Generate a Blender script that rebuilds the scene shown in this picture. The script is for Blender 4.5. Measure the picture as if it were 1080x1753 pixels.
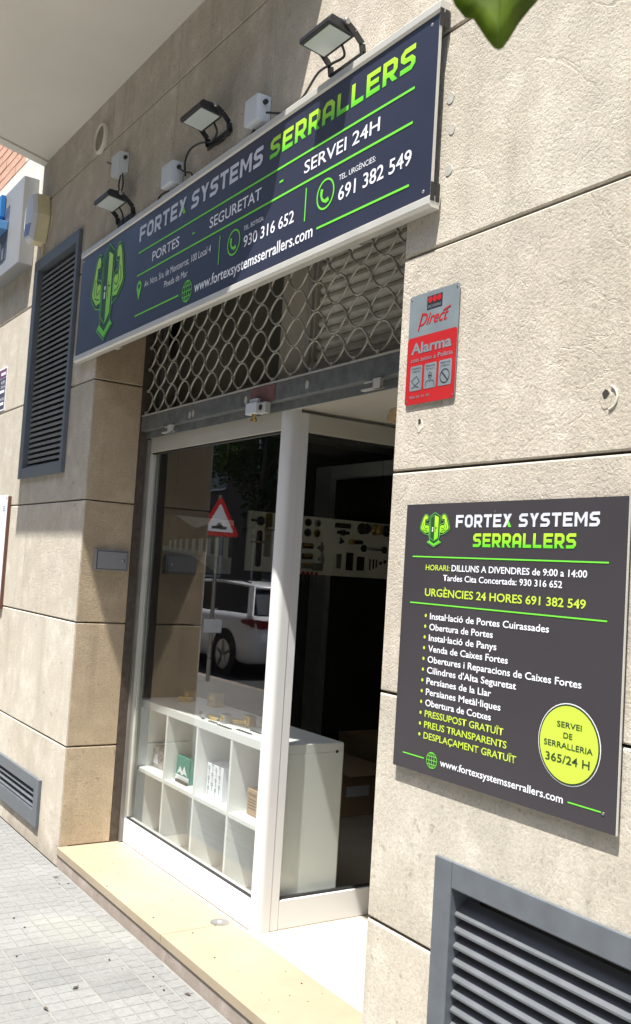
import bpy, bmesh, math, random
from mathutils import Vector, Matrix
random.seed(7)
for o in list(bpy.data.objects): bpy.data.objects.remove(o)
S = bpy.context.scene
COL = S.collection
# ------------------------------------------------------------------ camera
def cam_setup():
    y, p, r = 0.994, 0.0636, 0.0619
    f = Vector((-math.sin(y)*math.cos(p), math.cos(y)*math.cos(p), math.sin(p)))
    rt = Vector((math.cos(y), math.sin(y), 0)); up = rt.cross(f)
    r2 = math.cos(r)*rt + math.sin(r)*up; u2 = -math.sin(r)*rt + math.cos(r)*up
    cd = bpy.data.cameras.new('camera'); c = bpy.data.objects.new('camera', cd); COL.objects.link(c)
    m = Matrix((r2, u2, -f)).transposed().to_4x4(); m.translation = Vector((4.5692, -1.6184, 1.4763))
    c.matrix_world = m
    cd.sensor_fit = 'VERTICAL'; cd.sensor_height = 24; cd.sensor_width = 24; cd.lens = 24*1649.6/1753
    cd.clip_start = .05; cd.clip_end = 600
    cd.dof.use_dof = True; cd.dof.focus_distance = 3.2; cd.dof.aperture_fstop = 9.5
    S.camera = c
cam_setup()
SUN = Vector((.42, -1, 2.75)).normalized()
w = bpy.data.worlds.new('World'); S.world = w; w.use_nodes = True
nt = w.node_tree; bg = nt.nodes['Background']
sk = nt.nodes.new('ShaderNodeTexSky'); sk.sky_type = 'NISHITA'; sk.sun_disc = False
sk.sun_elevation = math.asin(SUN.z); sk.sun_rotation = math.atan2(SUN.x, SUN.y); sk.dust_density = 2.0
nt.links.new(sk.outputs[0], bg.inputs[0]); bg.inputs[1].default_value = .115
ld = bpy.data.lights.new('sun', 'SUN'); ld.energy = 4.6; ld.angle = math.radians(.55); ld.color = (1, .965, .90)
lo = bpy.data.objects.new('sun', ld); COL.objects.link(lo); lo.rotation_euler = SUN.to_track_quat('Z', 'Y').to_euler()
lo.location = (2, -6, 12)
S.view_settings.view_transform = 'Standard'; S.view_settings.look = 'None'; S.view_settings.gamma = 1
S.view_settings.use_curve_mapping = False; S.view_settings.exposure = 1.2
S.render.engine = 'CYCLES'
S.cycles.max_bounces = 10; S.cycles.transparent_max_bounces = 16; S.cycles.glossy_bounces = 5

# ------------------------------------------------------------------ materials
def newmat(name):
    m = bpy.data.materials.new(name); m.use_nodes = True
    return m, m.node_tree, m.node_tree.nodes['Principled BSDF']
def mat(name, col, rough=.6, metal=0., var=0., scale=8., bump=0., bscale=60., spec=.5, coat=0.):
    """plain surface with fine colour variation and relief"""
    m, t, b = newmat(name)
    b.inputs['Base Color'].default_value = (*col, 1); b.inputs['Roughness'].default_value = rough
    b.inputs['Metallic'].default_value = metal; b.inputs['Specular IOR Level'].default_value = spec
    b.inputs['Coat Weight'].default_value = coat
    tc = t.nodes.new('ShaderNodeTexCoord')
    if var:
        n = t.nodes.new('ShaderNodeTexNoise'); n.inputs['Scale'].default_value = scale; n.inputs['Detail'].default_value = 6
        t.links.new(tc.outputs['Object'], n.inputs['Vector'])
        mr = t.nodes.new('ShaderNodeMapRange'); mr.inputs[1].default_value = .3; mr.inputs[2].default_value = .7
        mr.inputs[3].default_value = 1-var; mr.inputs[4].default_value = 1+var
        t.links.new(n.outputs[0], mr.inputs[0])
        v = t.nodes.new('ShaderNodeVectorMath'); v.operation = 'SCALE'; v.inputs[0].default_value = col
        t.links.new(mr.outputs[0], v.inputs['Scale']); t.links.new(v.outputs[0], b.inputs['Base Color'])
        mr2 = t.nodes.new('ShaderNodeMapRange'); mr2.inputs[3].default_value = max(.03, rough-.12); mr2.inputs[4].default_value = min(1, rough+.12)
        t.links.new(n.outputs[0], mr2.inputs[0]); t.links.new(mr2.outputs[0], b.inputs['Roughness'])
    if bump:
        n2 = t.nodes.new('ShaderNodeTexNoise'); n2.inputs['Scale'].default_value = bscale; n2.inputs['Detail'].default_value = 8
        t.links.new(tc.outputs['Object'], n2.inputs['Vector'])
        bp = t.nodes.new('ShaderNodeBump'); bp.inputs['Strength'].default_value = 1; bp.inputs['Distance'].default_value = bump
        t.links.new(n2.outputs[0], bp.inputs['Height']); t.links.new(bp.outputs[0], b.inputs['Normal'])
    return m
def N(t, ty, **k):
    n = t.nodes.new(ty)
    for a, v in k.items():
        if a.startswith('i_'):
            key = a[2:]; n.inputs[int(key) if key.isdigit() else key.replace('_', ' ')].default_value = v
        else: setattr(n, a, v)
    return n
def ramp(t, src, stops):
    r = t.nodes.new('ShaderNodeValToRGB'); e = r.color_ramp.elements
    while len(e) < len(stops): e.new(.5)
    for i, (p, c) in enumerate(stops):
        e[i].position = p; e[i].color = (*c, 1) if len(c) == 3 else c
    t.links.new(src, r.inputs[0]); return r.outputs[0]
def mixc(t, fac, a, b, mode='MIX'):
    n = t.nodes.new('ShaderNodeMix'); n.data_type = 'RGBA'; n.blend_type = mode
    for s, v in ((n.inputs[0], fac), (n.inputs[6], a), (n.inputs[7], b)):
        if isinstance(v, (int, float)): s.default_value = v
        elif isinstance(v, tuple): s.default_value = (*v, 1)
        else: t.links.new(v, s)
    return n.outputs[2]
def mmath(t, op, a, b=None):
    n = t.nodes.new('ShaderNodeMath'); n.operation = op
    for i, v in enumerate((a, b)):
        if v is None: continue
        if isinstance(v, (int, float)): n.inputs[i].default_value = v
        else: t.links.new(v, n.inputs[i])
    return n.outputs[0]
def stone(name, c1, c2, rough_amt=1., stain=1.):
    m, t, b = newmat(name)
    tc = N(t, 'ShaderNodeTexCoord'); oi = N(t, 'ShaderNodeObjectInfo')
    off = N(t, 'ShaderNodeVectorMath', operation='SCALE'); off.inputs[0].default_value = (9, 3, 7)
    t.links.new(oi.outputs['Random'], off.inputs['Scale'])
    ad = N(t, 'ShaderNodeVectorMath', operation='ADD'); t.links.new(tc.outputs['Object'], ad.inputs[0]); t.links.new(off.outputs[0], ad.inputs[1])
    P = ad.outputs[0]
    def noise(s, d=6, r=.55, dist=0.):
        n = N(t, 'ShaderNodeTexNoise', i_Scale=s, i_Detail=d, i_Roughness=r, i_Distortion=dist); t.links.new(P, n.inputs['Vector']); return n.outputs[0]
    big = noise(1.6, 3); mid = noise(9, 8, .62); fine = noise(115, 6, .72); grit = noise(190, 4, .7)
    col = mixc(t, ramp(t, big, [(.38, (0, 0, 0)), (.62, (1, 1, 1))]), c1, c2)
    col = mixc(t, .55, col, ramp(t, mid, [(.3, tuple(x*.8 for x in c1)), (.52, c1), (.75, tuple(min(1, x*1.25) for x in c2))]))
    col = mixc(t, .5, col, ramp(t, fine, [(.3, (.55, .55, .55)), (.5, (1, 1, 1)), (.7, (1.2, 1.2, 1.2))]), 'MULTIPLY')
    dots = noise(34, 3, .5)
    col = mixc(t, ramp(t, dots, [(.66, (0, 0, 0)), (.72, (.35*stain,)*3)]), col, (.12, .105, .08))
    sp = noise(140, 3, .6); col = mixc(t, ramp(t, sp, [(.63, (0, 0, 0)), (.70, (.42*stain,)*3)]), col, (.17, .145, .11))
    pz = N(t, 'ShaderNodeSeparateXYZ'); t.links.new(tc.outputs['Object'], pz.inputs[0])
    gr = mmath(t, 'ADD', pz.outputs[2], mmath(t, 'MULTIPLY', mid, .22)); col = mixc(t, ramp(t, gr, [(.10, (.5, .5, .5)), (.24, (0, 0, 0))]), col, (.20, .175, .14))
    tn = N(t, 'ShaderNodeMapRange', i_3=0., i_4=.6); rr = mmath(t, 'FRACT', mmath(t, 'MULTIPLY', oi.outputs['Random'], 7.3)); t.links.new(rr, tn.inputs[0])
    col = mixc(t, mmath(t, 'MULTIPLY', tn.outputs[0], ramp(t, big, [(.35, (.3, .3, .3)), (.65, (1, 1, 1))])), col, mixc(t, 1., col, (.99, .93, .92), 'MULTIPLY'))
    # vertical rain streaks
    mp = N(t, 'ShaderNodeMapping'); mp.inputs['Scale'].default_value = (7, 7, .55); t.links.new(P, mp.inputs[0])
    st = N(t, 'ShaderNodeTexNoise', i_Scale=1.5, i_Detail=5, i_Roughness=.6); t.links.new(mp.outputs[0], st.inputs['Vector'])
    col = mixc(t, mmath(t, 'MULTIPLY', ramp(t, st.outputs[0], [(.52, (0, 0, 0)), (.75, (1, 1, 1))]), .35*stain), col, tuple(x*.55 for x in c1))
    br = N(t, 'ShaderNodeMapRange', i_3=.91, i_4=1.06); t.links.new(oi.outputs['Random'], br.inputs[0])
    sc = N(t, 'ShaderNodeVectorMath', operation='SCALE'); t.links.new(col, sc.inputs[0]); t.links.new(br.outputs[0], sc.inputs['Scale'])
    t.links.new(sc.outputs[0], b.inputs['Base Color'])
    b.inputs['Roughness'].default_value = .85; b.inputs['Specular IOR Level'].default_value = .25
    # relief: chips, pits and a few cracks
    vor = N(t, 'ShaderNodeTexVoronoi', feature='F1', i_Scale=85); t.links.new(P, vor.inputs['Vector'])
    pits = ramp(t, vor.outputs['Distance'], [(.0, (0, 0, 0)), (.35, (1, 1, 1))])
    cw = N(t, 'ShaderNodeTexNoise', i_Scale=2.3, i_Detail=7, i_Roughness=.6, i_Distortion=.8); t.links.new(P, cw.inputs['Vector'])
    crack = ramp(t, cw.outputs[0], [(.485, (1, 1, 1)), (.5, (.0, .0, .0)), (.508, (1, 1, 1))])
    h = mmath(t, 'ADD', mmath(t, 'MULTIPLY', mid, .6), mmath(t, 'MULTIPLY', fine, 1.25))
    h = mmath(t, 'ADD', h, mmath(t, 'MULTIPLY', grit, .35))
    h = mmath(t, 'ADD', h, mmath(t, 'MULTIPLY', pits, .22))
    h = mmath(t, 'ADD', h, mmath(t, 'MULTIPLY', mmath(t, 'MULTIPLY', crack, noise(1.1, 2)), .5))
    sz = N(t, 'ShaderNodeSeparateXYZ'); t.links.new(tc.outputs['Object'], sz.inputs[0])
    rg = N(t, 'ShaderNodeMapRange', i_1=.9, i_2=1.5, i_3=.45, i_4=1.05); t.links.new(sz.outputs[2], rg.inputs[0])
    h = mmath(t, 'MULTIPLY', h, rg.outputs[0])
    bp = N(t, 'ShaderNodeBump', i_Strength=1., i_Distance=.0024*rough_amt); t.links.new(h, bp.inputs['Height'])
    t.links.new(bp.outputs[0], b.inputs['Normal'])
    return m
def glassmat(name, ior=1.5, k=2.25, tint=(.975, .99, .98), rough=0.):
    m = bpy.data.materials.new(name); m.use_nodes = True; t = m.node_tree; t.nodes.clear()
    o = N(t, 'ShaderNodeOutputMaterial'); tr = N(t, 'ShaderNodeBsdfTransparent'); tr.inputs[0].default_value = (*tint, 1)
    gl = N(t, 'ShaderNodeBsdfGlossy'); gl.inputs['Roughness'].default_value = rough
    fr = N(t, 'ShaderNodeFresnel', i_IOR=ior); mk = mmath(t, 'MINIMUM', mmath(t, 'MULTIPLY', fr.outputs[0], k), 1.)
    ge = N(t, 'ShaderNodeNewGeometry'); mk = mmath(t, 'MULTIPLY', mk, mmath(t, 'SUBTRACT', 1., ge.outputs['Backfacing']))
    mx = N(t, 'ShaderNodeMixShader'); t.links.new(mk, mx.inputs[0]); t.links.new(tr.outputs[0], mx.inputs[1]); t.links.new(gl.outputs[0], mx.inputs[2])
    t.links.new(mx.outputs[0], o.inputs[0]); return m

M = {}
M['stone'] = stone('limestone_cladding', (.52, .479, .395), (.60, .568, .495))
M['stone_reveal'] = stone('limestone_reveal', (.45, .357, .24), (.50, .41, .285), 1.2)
M['stone_riser'] = stone('riser_stone', (.37, .32, .285), (.43, .38, .35), .6)
M['joint'] = mat('joint_mortar', (.14, .11, .08), .9, var=.2, bump=.001)
M['soffit'] = mat('balcony_plaster', (.68, .66, .60), .9, var=.05, scale=2, bump=.0008, bscale=120)
M['brick'] = mat('salmon_brick', (.60, .37, .27), .9, var=.15, scale=6, bump=.002)
M['band'] = mat('white_render', (.66, .64, .59), .9, var=.1, scale=6, bump=.002, bscale=60)
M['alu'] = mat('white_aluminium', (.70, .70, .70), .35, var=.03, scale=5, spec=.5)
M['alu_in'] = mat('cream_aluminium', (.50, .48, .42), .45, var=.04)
M['rail'] = mat('anodised_rail', (.62, .61, .56), .4, metal=.3, var=.06)
M['grille'] = mat('grey_blue_grille', (.11, .125, .142), .45, var=.12, scale=14, bump=.0002, bscale=30)
M['grille_slat'] = mat('grey_slat', (.105, .115, .125), .5, var=.12, scale=20)
M['slat_dark'] = mat('dusty_slat', (.17, .18, .165), .6, var=.2, scale=20)
M['dark'] = mat('dark_cavity', (.012, .012, .012), .9)
M['galv'] = mat('galvanised_steel', (.17, .185, .185), .55, metal=.25, var=.25, scale=22, bump=.0004)
M['chain'] = mat('ring_wire', (.52, .50, .43), .5, metal=.35, var=.2, scale=30)
M['black'] = mat('black_plastic', (.02, .02, .022), .45, var=.2)
M['lens'] = mat('frosted_lens', (.55, .60, .58), .22, var=.04, scale=12)
M['white_plastic'] = mat('white_plastic', (.62, .66, .70), .5, var=.04)
M['cream_plastic'] = mat('yellowed_plastic', (.62, .56, .36), .5, var=.12)
M['blue_plastic'] = mat('blue_plastic', (.10, .14, .26), .35, var=.06)
M['grey_box'] = mat('grey_metal_paint', (.24, .235, .24), .5, var=.06)
M['banner'] = mat('banner_print', (.027, .030, .054), .34, var=.05, scale=3, spec=.42)
M['panel'] = mat('panel_print', (.045, .041, .047), .42, var=.05, scale=3, spec=.4)
M['ink_white'] = mat('print_white', (.80, .82, .88), .5)
M['ink_silver'] = mat('print_silver', (.62, .65, .74), .45, var=.12, scale=30)
M['ink_lime'] = mat('print_lime', (.50, .66, .06), .5)
M['ink_green'] = mat('print_green', (.16, .66, .05), .5)
M['ink_dgreen'] = mat('print_dark_green', (.015, .075, .02), .5)
M['ink_mgreen'] = mat('print_mid_green', (.16, .52, .12), .5)
M['ink_dark'] = mat('print_dark', (.03, .05, .015), .6)
M['ink_red'] = mat('print_red', (.40, .018, .02), .35, var=.06)
M['ink_blue'] = mat('print_blue', (.06, .20, .5), .5)
M['ink_black'] = mat('print_black', (.02, .02, .025), .5)
M['tin'] = mat('brushed_tin', (.26, .31, .335), .38, metal=.35, var=.14, scale=9)
M['white_melamine'] = mat('white_melamine', (.80, .81, .80), .4, var=.01)
M['cream_board'] = mat('cream_board', (.84, .82, .70), .6, var=.03)
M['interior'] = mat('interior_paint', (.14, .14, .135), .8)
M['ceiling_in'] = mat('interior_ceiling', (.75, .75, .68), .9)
M['post_in'] = mat('grey_frame_paint', (.70, .71, .70), .6)
M['floor_in'] = mat('interior_floor', (.42, .36, .29), .5, var=.1, scale=5)
M['brass'] = mat('brass', (.62, .43, .14), .3, metal=.9, var=.1)
M['steel'] = mat('steel', (.45, .45, .44), .3, metal=.9, var=.1)
M['iron'] = mat('dark_bronze', (.045, .04, .032), .4, metal=.5, var=.2)
M['cardboard'] = mat('cardboard', (.40, .27, .16), .85, var=.06)
M['green_card'] = mat('green_card', (.03, .25, .20), .4)
M['foil'] = mat('foil', (.42, .40, .40), .3, metal=.5, var=.35, scale=60, bump=.0015, bscale=80)
M['rubber'] = mat('rubber', (.02, .02, .02), .8)
M['car_paint'] = mat('white_car_paint', (.80, .82, .86), .25, coat=.6)
M['car_glass'] = mat('car_glass', (.02, .03, .045), .08)
M['lamp_red'] = mat('tail_lamp_red', (.16, .006, .012), .2)
M['asphalt'] = mat('asphalt', (.05, .05, .052), .9, var=.2, scale=12, bump=.004, bscale=90)
M['bark'] = mat('bark', (.09, .07, .05), .9, var=.3, bump=.01)
M['opp'] = mat('opposite_render', (.10, .075, .06), .9, var=.1, scale=.5)
M['glass'] = glassmat('shop_glass')
M['glass_side'] = glassmat('side_glass', 1.5, 1.3)
M['dirt_and_hole_shade'] = mat('dirt_and_hole_shade', (.035, .03, .025), .95)
M['wood'] = mat('raw_wood', (.42, .30, .17), .8, var=.2, scale=20)

def grad_green():
    m, t, b = newmat('print_green_gradient'); tc = N(t, 'ShaderNodeTexCoord'); sx = N(t, 'ShaderNodeSeparateXYZ')
    t.links.new(tc.outputs['Generated'], sx.inputs[0])
    c = ramp(t, sx.outputs[2], [(.1, (.13, .60, .03)), (.6, (.36, .76, .03)), (1, (.48, .80, .05))])
    t.links.new(c, b.inputs['Base Color']); b.inputs['Roughness'].default_value = .4; return m
M['ink_grad'] = grad_green()
def ledge_mat():
    m, t, b = newmat('yellow_limestone'); tc = N(t, 'ShaderNodeTexCoord'); P = tc.outputs['Object']
    def n(s, d, r=.55, dist=0.):
        x = N(t, 'ShaderNodeTexNoise', i_Scale=s, i_Detail=d, i_Roughness=r, i_Distortion=dist); t.links.new(P, x.inputs['Vector']); return x.outputs[0]
    c = ramp(t, n(2.2, 4), [(.3, (.315, .26, .18)), (.5, (.355, .29, .205)), (.7, (.39, .325, .235))])
    c = mixc(t, ramp(t, n(4.5, 6), [(.55, (0, 0, 0)), (.72, (.45, .45, .45))]), c, (.27, .23, .15))
    c = mixc(t, ramp(t, n(26, 3), [(.71, (0, 0, 0)), (.75, (.3, .3, .3))]), c, (.20, .16, .12))
    
    t.links.new(c, b.inputs['Base Color']); b.inputs['Roughness'].default_value = .55
    bp = N(t, 'ShaderNodeBump', i_Distance=.0012); t.links.new(n(40, 8), bp.inputs['Height']); t.links.new(bp.outputs[0], b.inputs['Normal'])
    return m
M['ledge'] = ledge_mat()
M['threshold'] = mat('cream_threshold', (.50, .45, .36), .45, var=.03, scale=3)
def paving_mat():
    m, t, b = newmat('concrete_paver'); ge = N(t, 'ShaderNodeNewGeometry'); P = ge.outputs['Position']; oi = N(t, 'ShaderNodeObjectInfo')
    def n(s, d, r=.55):
        x = N(t, 'ShaderNodeTexNoise', i_Scale=s, i_Detail=d, i_Roughness=r); t.links.new(P, x.inputs['Vector']); return x.outputs[0]
    c = ramp(t, n(1.8, 5), [(.3, (.172, .175, .171)), (.55, (.205, .208, .203)), (.8, (.235, .237, .228))])
    c = mixc(t, .8, c, ramp(t, n(45, 6, .7), [(.3, (.72, .72, .72)), (.5, (1, 1, 1)), (.75, (1.15, 1.15, 1.15))]), 'MULTIPLY')
    c = mixc(t, ramp(t, n(30, 2), [(.70, (0, 0, 0)), (.74, (.7, .7, .7))]), c, (.09, .085, .08))
    # dried lime spill near the step
    vm = N(t, 'ShaderNodeVectorMath', operation='DISTANCE'); t.links.new(P, vm.inputs[0]); vm.inputs[1].default_value = (.78, -.2, 0)
    sp = mmath(t, 'ADD', vm.outputs['Value'], mmath(t, 'MULTIPLY', n(5, 5), .45))
    c = mixc(t, ramp(t, sp, [(.30, (.35, .35, .35)), (.52, (0, 0, 0))]), c, (.30, .30, .26))
    br = N(t, 'ShaderNodeMapRange', i_3=.92, i_4=1.07); t.links.new(oi.outputs['Random'], br.inputs[0])
    sc = N(t, 'ShaderNodeVectorMath', operation='SCALE'); t.links.new(c, sc.inputs[0]); t.links.new(br.outputs[0], sc.inputs['Scale'])
    t.links.new(sc.outputs[0], b.inputs['Base Color']); b.inputs['Roughness'].default_value = .85
    bp = N(t, 'ShaderNodeBump', i_Distance=.0015); t.links.new(n(110, 6, .65), bp.inputs['Height']); t.links.new(bp.outputs[0], b.inputs['Normal'])
    return m
M['paver'] = paving_mat()
M['grout'] = mat('sand_grout', (.215, .213, .2), .95, var=.2, scale=9, bump=.002)
def leaf_mat(name, c1, c2, tr=.35):
    m = bpy.data.materials.new(name); m.use_nodes = True; t = m.node_tree; b = t.nodes['Principled BSDF']; o = t.nodes['Material Output']
    tc = N(t, 'ShaderNodeTexCoord'); n = N(t, 'ShaderNodeTexNoise', i_Scale=25, i_Detail=4); t.links.new(tc.outputs['Object'], n.inputs['Vector'])
    c = ramp(t, n.outputs[0], [(.35, c1), (.65, c2)]); t.links.new(c, b.inputs['Base Color']); b.inputs['Roughness'].default_value = .5
    tl = N(t, 'ShaderNodeBsdfTranslucent'); t.links.new(c, tl.inputs[0]); mx = N(t, 'ShaderNodeMixShader'); mx.inputs[0].default_value = tr
    t.links.new(b.outputs[0], mx.inputs[1]); t.links.new(tl.outputs[0], mx.inputs[2]); t.links.new(mx.outputs[0], o.inputs[0]); return m
M['leaf'] = leaf_mat('fresh_leaf', (.075, .13, .01), (.22, .33, .025), .6)
M['foliage'] = leaf_mat('foliage', (.035, .07, .015), (.08, .13, .03), .3)

# ------------------------------------------------------------------ mesh helpers
class MB:
    def __init__(s): s.v = []; s.f = []
    def quad(s, *p):
        k = len(s.v); s.v += [tuple(q) for q in p]; s.f.append(tuple(range(k, k+len(p)))); return s
    def box(s, x0, x1, y0, y1, z0, z1):
        k = len(s.v); s.v += [(x0,y0,z0),(x1,y0,z0),(x1,y1,z0),(x0,y1,z0),(x0,y0,z1),(x1,y0,z1),(x1,y1,z1),(x0,y1,z1)]
        s.f += [tuple(k+i for i in q) for q in ((0,3,2,1),(4,5,6,7),(0,1,5,4),(1,2,6,5),(2,3,7,6),(3,0,4,7))]; return s
    def prism(s, poly, fn, d0, d1):
        """poly (a,b) list; fn(a,b,d)->xyz; extruded from d0 to d1"""
        k = len(s.v); n = len(poly)
        s.v += [fn(a, b, d0) for a, b in poly] + [fn(a, b, d1) for a, b in poly]
        s.f.append(tuple(range(k, k+n))); s.f.append(tuple(range(k+2*n-1, k+n-1, -1)))
        for i in range(n): j = (i+1) % n; s.f.append((k+i, k+n+i, k+n+j, k+j))
        return s
    def tube(s, pts, r, n=8, cap=True, close=False):
        pts = [Vector(p) for p in pts]; m = len(pts); rings = []
        up = Vector((.13, .27, .95)).normalized()
        for i, p in enumerate(pts):
            if close: t = pts[(i+1) % m]-pts[i-1]
            else: t = (pts[min(i+1, m-1)]-pts[max(i-1, 0)])
            t.normalize(); a = t.cross(up)
            if a.length < .05: a = t.cross(Vector((1, 0, 0)))
            a.normalize(); b = t.cross(a); rr = r[i] if isinstance(r, (list, tuple)) else r
            k = len(s.v); rings.append(k)
            for j in range(n):
                an = 2*math.pi*j/n; s.v.append(tuple(p+a*math.cos(an)*rr+b*math.sin(an)*rr))
        for i in range(m if close else m-1):
            k, l = rings[i], rings[(i+1) % m]
            for j in range(n): s.f.append((k+j, k+(j+1) % n, l+(j+1) % n, l+j))
        if cap and not close:
            s.f.append(tuple(range(rings[0]+n-1, rings[0]-1, -1))); s.f.append(tuple(range(rings[-1], rings[-1]+n)))
        return s
    def cyl(s, c0, c1, r, n=20): return s.tube([c0, c1], r, n)
    def lathe(s, c, prof, axis=(0, -1, 0), n=20):
        """prof: (radius, distance along axis)"""
        ax = Vector(axis).normalized(); u = ax.orthogonal().normalized(); w_ = ax.cross(u); c = Vector(c); R = []
        for r, h in prof:
            k = len(s.v); R.append(k)
            for j in range(n):
                an = 2*math.pi*j/n; s.v.append(tuple(c+ax*h+(u*math.cos(an)+w_*math.sin(an))*max(r, 1e-5)))
        for k, l in zip(R, R[1:]):
            for j in range(n): s.f.append((k+j, k+(j+1) % n, l+(j+1) % n, l+j))
        s.f.append(tuple(range(R[0]+n-1, R[0]-1, -1))); s.f.append(tuple(range(R[-1], R[-1]+n))); return s
    def mesh(s, name):
        me = bpy.data.meshes.new(name); me.from_pydata(s.v, [], s.f)
        bm = bmesh.new(); bm.from_mesh(me); bmesh.ops.recalc_face_normals(bm, faces=bm.faces); bm.to_mesh(me); bm.free(); me.update(); return me
    def build(s, name, m, parent=None, bev=0., smooth=False, seg=2):
        o = bpy.data.objects.new(name, s.mesh(name)); COL.objects.link(o)
        if m is not None: o.data.materials.append(M[m] if isinstance(m, str) else m)
        if parent is not None: setp(o, parent)
        if bev:
            bv = o.modifiers.new('bevel', 'BEVEL'); bv.width = bev; bv.segments = seg; bv.limit_method = 'ANGLE'; bv.angle_limit = math.radians(40)
        if smooth:
            for p in o.data.polygons: p.use_smooth = True
        return o
def setp(o, parent):
    """parent at rest, keeping the mesh where it stands"""
    o.parent = parent
    o.matrix_parent_inverse = Matrix.Translation(-parent.location)
def tag(o, label, cat, group=None):
    o['label'] = label; o['category'] = cat
    if group: o['group'] = group
    return o
def thing(name, label, cat, loc, group=None):
    o = bpy.data.objects.new(name, None); COL.objects.link(o); o.location = loc; o.empty_display_size = .05
    return tag(o, label, cat, group)
def copy_tree(o, parent=None):
    c = o.copy(); COL.objects.link(c)
    if parent is not None: c.parent = parent
    for ch in list(o.children): copy_tree(ch, c)
    return c
def place(o, name, me, m, parent, loc, inv=True):
    """extra object sharing mesh data"""
    x = bpy.data.objects.new(name, me); COL.objects.link(x); x.location = loc
    if parent is not None: setp(x, parent)
    return x

# ------------------------------------------------------------------ lettering
def text(txt, x0, z0, x1, cap, y, m, parent, bold=0., name='lettering', shear=0., fit='w'):
    cu = bpy.data.curves.new('text', 'FONT'); cu.body = txt; cu.size = 1; cu.offset = bold; cu.shear = shear; cu.resolution_u = 3
    to = bpy.data.objects.new('text', cu); COL.objects.link(to)
    dg = bpy.context.evaluated_depsgraph_get(); dg.update()
    me = bpy.data.meshes.new_from_object(to.evaluated_get(dg)); bpy.data.objects.remove(to); bpy.data.curves.remove(cu)
    xs = [v.co.x for v in me.vertices]; a, b = min(xs), max(xs); CAP = .729
    sx = (x1-x0)/(b-a); sz = cap/CAP
    for v in me.vertices: v.co = Vector((x0+(v.co.x-a)*sx, y, z0+v.co.y*sz))
    me.materials.clear(); me.materials.append(M[m]); me.name = name
    o = bpy.data.objects.new(name, me); COL.objects.link(o)
    if parent is not None: setp(o, parent)
    return o
def strip(mb, pts, wd, y, close=False):
    """flat mitred band in the XZ plane"""
    n = len(pts); L = []
    for i in range(n):
        p = Vector(pts[i]); a = Vector(pts[i-1]) if (i or close) else None; b = Vector(pts[(i+1) % n]) if (i < n-1 or close) else None
        d1 = (p-a).normalized() if a is not None else None; d2 = (b-p).normalized() if b is not None else None
        if d1 is None: d1 = d2
        if d2 is None: d2 = d1
        t = (d1+d2); t = t.normalized() if t.length > 1e-6 else d1
        nn = Vector((-t.y, t.x)); k = max(.35, nn.dot(Vector((-d1.y, d1.x)))); nn = nn*(wd/2/k)
        L.append((p+nn, p-nn))
    for i in range(n if close else n-1):
        (a, b), (c, d) = L[i], L[(i+1) % n]
        mb.quad((b.x, y, b.y), (d.x, y, d.y), (c.x, y, c.y), (a.x, y, a.y))
def poly(mb, pts, y): mb.quad(*[(a, y, b) for a, b in pts])
def circ(cx, cz, rx, rz, n=32, a0=0, a1=2*math.pi):
    return [(cx+rx*math.cos(a0+(a1-a0)*i/n), cz+rz*math.sin(a0+(a1-a0)*i/n)) for i in range(n)]
G = {
 'F': (.82, [[(.11,0),(.11,.89),(.82,.89)], [(.22,.47),(.72,.47)]], []),
 'O': (.82, ['c', [(.11,.26),(.11,.74),(.26,.89),(.56,.89),(.71,.74),(.71,.26),(.56,.11),(.26,.11)]], []),
 'R': (.82, [[(.11,0),(.11,.89),(.58,.89),(.71,.78),(.71,.5),(.6,.39),(.22,.39)]], [[(.36,.28),(.6,.28),(.84,0),(.56,0)]]),
 'T': (.80, [[(0,.89),(.8,.89)], [(.4,.78),(.4,0)]], []),
 'E': (.80, [[(.8,.89),(.11,.89),(.11,.11),(.8,.11)], [(.22,.5),(.72,.5)]], []),
 'X': (.82, [], [[(0,0),(.28,0),(.82,1),(.54,1)], [(0,1),(.28,1),(.42,.74),(.27,.5)]]),
 'S': (.82, [[(.8,.89),(.26,.89),(.12,.77),(.12,.61),(.25,.5),(.58,.5),(.7,.38),(.7,.24),(.57,.11),(.0,.11)]], []),
 'Y': (.82, [[(.41,0),(.41,.44)]], [[(0,1),(.26,1),(.41,.7),(.41,.44),(.30,.44)], [(.82,1),(.56,1),(.41,.7),(.41,.44),(.52,.44)]]),
 'M': (1.04, [[(.11,0),(.11,1)], [(.93,0),(.93,1)]], [[(.22,1),(.52,.5),(.52,.2),(.22,.7)], [(.82,1),(.52,.5),(.52,.2),(.82,.7)]]),
 'A': (.82, [[(.11,0),(.11,.72),(.28,.89),(.54,.89),(.71,.72),(.71,0)], [(.22,.36),(.6,.36)]], []),
 'L': (.76, [[(.11,1),(.11,.11),(.76,.11)]], []),
}
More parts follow.
